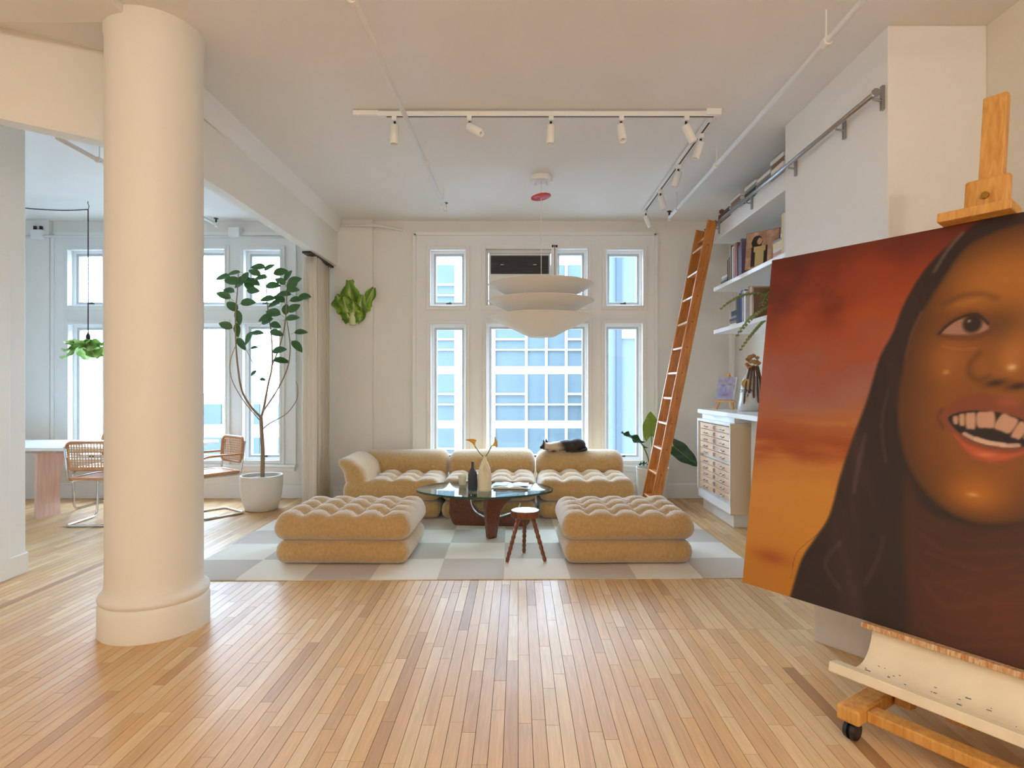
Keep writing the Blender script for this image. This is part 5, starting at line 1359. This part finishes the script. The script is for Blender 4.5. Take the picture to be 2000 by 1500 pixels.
# mouth
upl = [(1836, 812), (1852, 792), (1880, 776), (1918, 768), (1950, 774)]
lol = [(1950, 908), (1918, 900), (1886, 880), (1858, 846)]
lip = [np.array(to_uv(p)) for p in upl] + [np.array(mir(to_uv(p))) for p in upl[::-1][1:]] + [np.array(mir(to_uv(p))) for p in lol[::-1][:-1]] + [np.array(to_uv(p)) for p in lol]
put(pmask(lip, 0.010, True, True), (122, 62, 36))
lo2 = [(1862, 846), (1888, 866), (1925, 878), (1955, 882)]; lo3 = [(1950, 906), (1915, 898), (1885, 878)]
ll = [np.array(to_uv(p)) for p in lo2] + [np.array(mir(to_uv(p))) for p in lo2[::-1][1:]] + [np.array(mir(to_uv(p))) for p in lo3[::-1]] + [np.array(to_uv(p)) for p in lo3]
put(pmask(ll, 0.010, True, True), (176, 80, 44))
put(blob((1925, 888), 0.03, 0.008), (224, 140, 100), .5); put(blob((1972, 785), 0.035, 0.02), (172, 88, 52), .5)
op = [(1852, 816), (1872, 806), (1900, 802), (1930, 803), (1950, 806)]; op2 = [(1952, 872), (1920, 868), (1890, 856), (1864, 836)]
oo = [np.array(to_uv(p)) for p in op] + [np.array(mir(to_uv(p))) for p in op[::-1][1:]] + [np.array(mir(to_uv(p))) for p in op2[::-1][:-1]] + [np.array(to_uv(p)) for p in op2]
om = pmask(oo, 0.004, True, True); put(om, (26, 17, 18))
for (x0, x1, y0, y1) in ((1861, 1871, 812, 829), (1873, 1884, 808, 832), (1886, 1905, 806, 838), (1908, 1942, 804, 836)):
    for m_ in both(pmask, [(x0, y0 + 3), ((x0 + x1) / 2, y0), (x1, y0 + 2), (x1, y1 - 2), ((x0 + x1) / 2, y1), (x0 + 1, y1 - 3)], 0.006): put(m_, (184, 140, 114))
for m_ in both(stroke, [(1884, 848), (1905, 858), (1935, 866), (1960, 869)], 0.018, 0.005): put(m_ * om, (200, 164, 142), .9)
for m_ in both(stroke, [(1840, 800), (1832, 815), (1842, 835)], 0.010, 0.010): put(m_, (64, 32, 14), .6)
pm_ = picture_mesh('painted_canvas', PWD, PHT, nu, nv, np.clip(img, 0, 255), pn, 0.0)
MB().box(0.0, PWD, 0.0006, 0.035, 0.0, PHT).build('stretcher', mat('canvas_edge', C(170, 110, 46), 0.8), pn)

# ---- studio easel
CB = B0 + U * 1.0
es = empty('studio_easel', (CB.x, CB.y, 0), 0, 'heavy wooden studio easel on casters with paint splattered tray', 'easel')
es.matrix_world = Matrix(((U.x, NH.x, 0, CB.x), (U.y, NH.y, 0, CB.y), (0, 0, 1, 0), (0, 0, 0, 1)))
zb0 = B0.z; sp_, cp_ = math.sin(PHI), math.cos(PHI)
def tl(a, b, c): return Vector((a, c * sp_ + b * cp_, zb0 + c * cp_ - b * sp_))
T3 = (Vector((1, 0, 0)), Vector((0, cp_, -sp_)), Vector((0, sp_, cp_)))
MB().obox(tl(-0.075, 0.075, 0.98), *T3, 0.042, 0.022, 1.27).build('mast', M['easelwood'], es, bevel=0.005)
for a in (-0.27, 0.27): MB().obox(tl(a, 0.095, 0.55), *T3, 0.03, 0.03, 0.86).build('upright', M['easelwood'], es, bevel=0.004)
MB().obox(tl(0, 0.13, 1.20), *T3, 0.30, 0.018, 0.04).build('crossbar', M['easelwood'], es, bevel=0.004)
# top clamp
cpb = MB().obox(tl(-0.09, 0.0, PHT + 0.022), *T3, 0.125, 0.06, 0.02); cpo = cpb.build('clamp_shelf', M['easelwood'], es, bevel=0.004)
MB().obox(tl(-0.075, 0.036, PHT + 0.115), *T3, 0.078, 0.016, 0.075).build('clamp_block', M['easelwood'], es, bevel=0.012)
p = tl(-0.075, 0.018, PHT + 0.11); MB().tube([p, p + Vector((0, -0.012, 0))], 0.014, 10).build('clamp_knob', mat('brass', C(170, 130, 60), 0.3, 1.0), es)
# tray: brown lip, cream cove, projecting front board
ln = 0.40
MB().obox(tl(0.0, -0.005, -0.012), *T3, ln, 0.042, 0.011).build('tray_lip', wood('stained_lip', C(176, 112, 58), C(214, 190, 150), 0.6, 8), es, bevel=0.003)
cov = [(-0.035, -0.02)] + [(-0.02 - 0.115 * (1 - math.cos(t)), -0.03 - 0.135 * math.sin(t)) for t in [math.pi / 2 * k / 8 for k in range(9)]] + [(-0.145, -0.175), (-0.0, -0.175), (0.03, -0.02)]
m_ = MB(); n = len(cov)
vs = [tl(a, q[0] + 0.01, q[1]) for a in (-ln + 0.03, ln - 0.03) for q in cov]; m_.add(vs, [tuple(range(n - 1, -1, -1)), tuple(range(n, 2 * n))] + [(i, (i + 1) % n, n + (i + 1) % n, n + i) for i in range(n)])
m_.build('tray_cove', M['traypaint'], es, smooth=True, angle=30)
MB().obox(tl(0.0, -0.155, -0.185), *T3, ln + 0.05, 0.03, 0.02).build('tray_front_board', M['traypaint'], es, bevel=0.004)
sm_ = MB(); rq = random.Random(8)
for i in range(26):
    a = rq.uniform(-ln + 0.05, ln - 0.05); t = rq.uniform(0.9, 1.55); c0 = tl(a, -0.02 - 0.115 * (1 - math.cos(t)) + 0.0085, -0.03 - 0.135 * math.sin(t) + 0.0015)
    r_ = rq.uniform(0.001, 0.004); sm_.obox(c0, (1, 0, 0), (0, math.sin(t), -math.cos(t)), (0, math.cos(t), math.sin(t)), r_ * rq.uniform(1, 3), r_ * 0.7, 0.0012, rq.randrange(3))
sm_.build('paint_spatter', [mat('spatter_blue', C(60, 84, 110), 0.5), mat('spatter_crimson', C(150, 60, 70), 0.5), mat('spatter_grey', C(96, 88, 80), 0.5)], es)
# base
for a in (-0.35, 0.35):
    bo = MB().box(a - 0.045, a + 0.045, -0.26, 0.50, 0.075, 0.135).build('base_beam', M['easelwood'], es, bevel=0.010)
    for y in (-0.20, 0.44):
        w_ = MB().tube([(a - 0.022, y - 0.02, 0.038), (a - 0.006, y - 0.02, 0.038), (a - 0.005, y - 0.02, 0.038), (a + 0.005, y - 0.02, 0.038), (a + 0.006, y - 0.02, 0.038), (a + 0.022, y - 0.02, 0.038)], [0.034, 0.038, 0.024, 0.024, 0.038, 0.034], 20); w_.build('caster_wheel', M['dark'], es, smooth=True, angle=40)
        MB().box(a - 0.005, a + 0.005, y - 0.03, y + 0.02, 0.04, 0.075).box(a - 0.022, a + 0.022, y - 0.02, y + 0.025, 0.0765, 0.079).build('caster_fork', M['dark'], es)
    MB().box(a - 0.03, a + 0.03, 0.12, 0.18, 0.135, 0.22).build('base_post', M['easelwood'], es, bevel=0.004)
MB().box(-0.305, 0.305, -0.20, -0.13, 0.080, 0.125).build('front_stretcher', M['easelwood'], es, bevel=0.006)
MB().box(-0.305, 0.305, 0.10, 0.20, 0.080, 0.125).build('middle_stretcher', M['easelwood'], es, bevel=0.006)
MB().obox((-0.075, 0.12, 0.2), (1, 0, 0), (0, 1, 0), (0, 0.1, 1), 0.042, 0.022, 0.10).build('mast_foot', M['easelwood'], es)
# plain white plinth behind the easel
wp = MB().box(0, 0.31, 0, 0.30, 0, 0.62).build('display_plinth', mat('plinth_white', C(214, 210, 204), 0.6), bevel=0.002)
dv = (Vector((1.81, 2.99, 0)) - Vector((1.63, 3.24, 0))).normalized()
wp.matrix_world = Matrix.Translation((1.63, 3.24, 0.0)) @ Matrix.Rotation(math.atan2(dv.y, dv.x), 4, 'Z')
setp(wp, 'plain white box plinth standing on the floor behind the easel', 'plinth')
# wire with ring hanging on the right wall
hw_ = empty('hanging_wire', (2.69, 2.95, 2.25), 0, 'bundle of thin wires with a ring hanging on the plaster wall by the easel mast', 'wire')
MB().tube(smooth_path([(0, 0, 0.72), (-0.012, 0.02, 0.45), (-0.008, -0.03, 0.25), (-0.015, 0.0, 0.05)]), 0.0022, 6).build('wire', M['darkmetal'], hw_)
MB().tube(smooth_path([(0, -0.12, 0.42), (-0.012, -0.06, 0.2), (-0.015, 0.0, 0.05)]), 0.0022, 6).build('wire', M['darkmetal'], hw_)
MB().tube([(-0.015, 0.022 * math.cos(a), 0.02 + 0.022 * math.sin(a)) for a in [2 * math.pi * k / 16 for k in range(16)]], 0.003, 6, closed=True).build('ring', M['darkmetal'], hw_)
MB().tube([(0.008, 0, 0.72), (-0.015, 0, 0.72)], 0.004, 6).build('nail', M['darkmetal'], hw_)
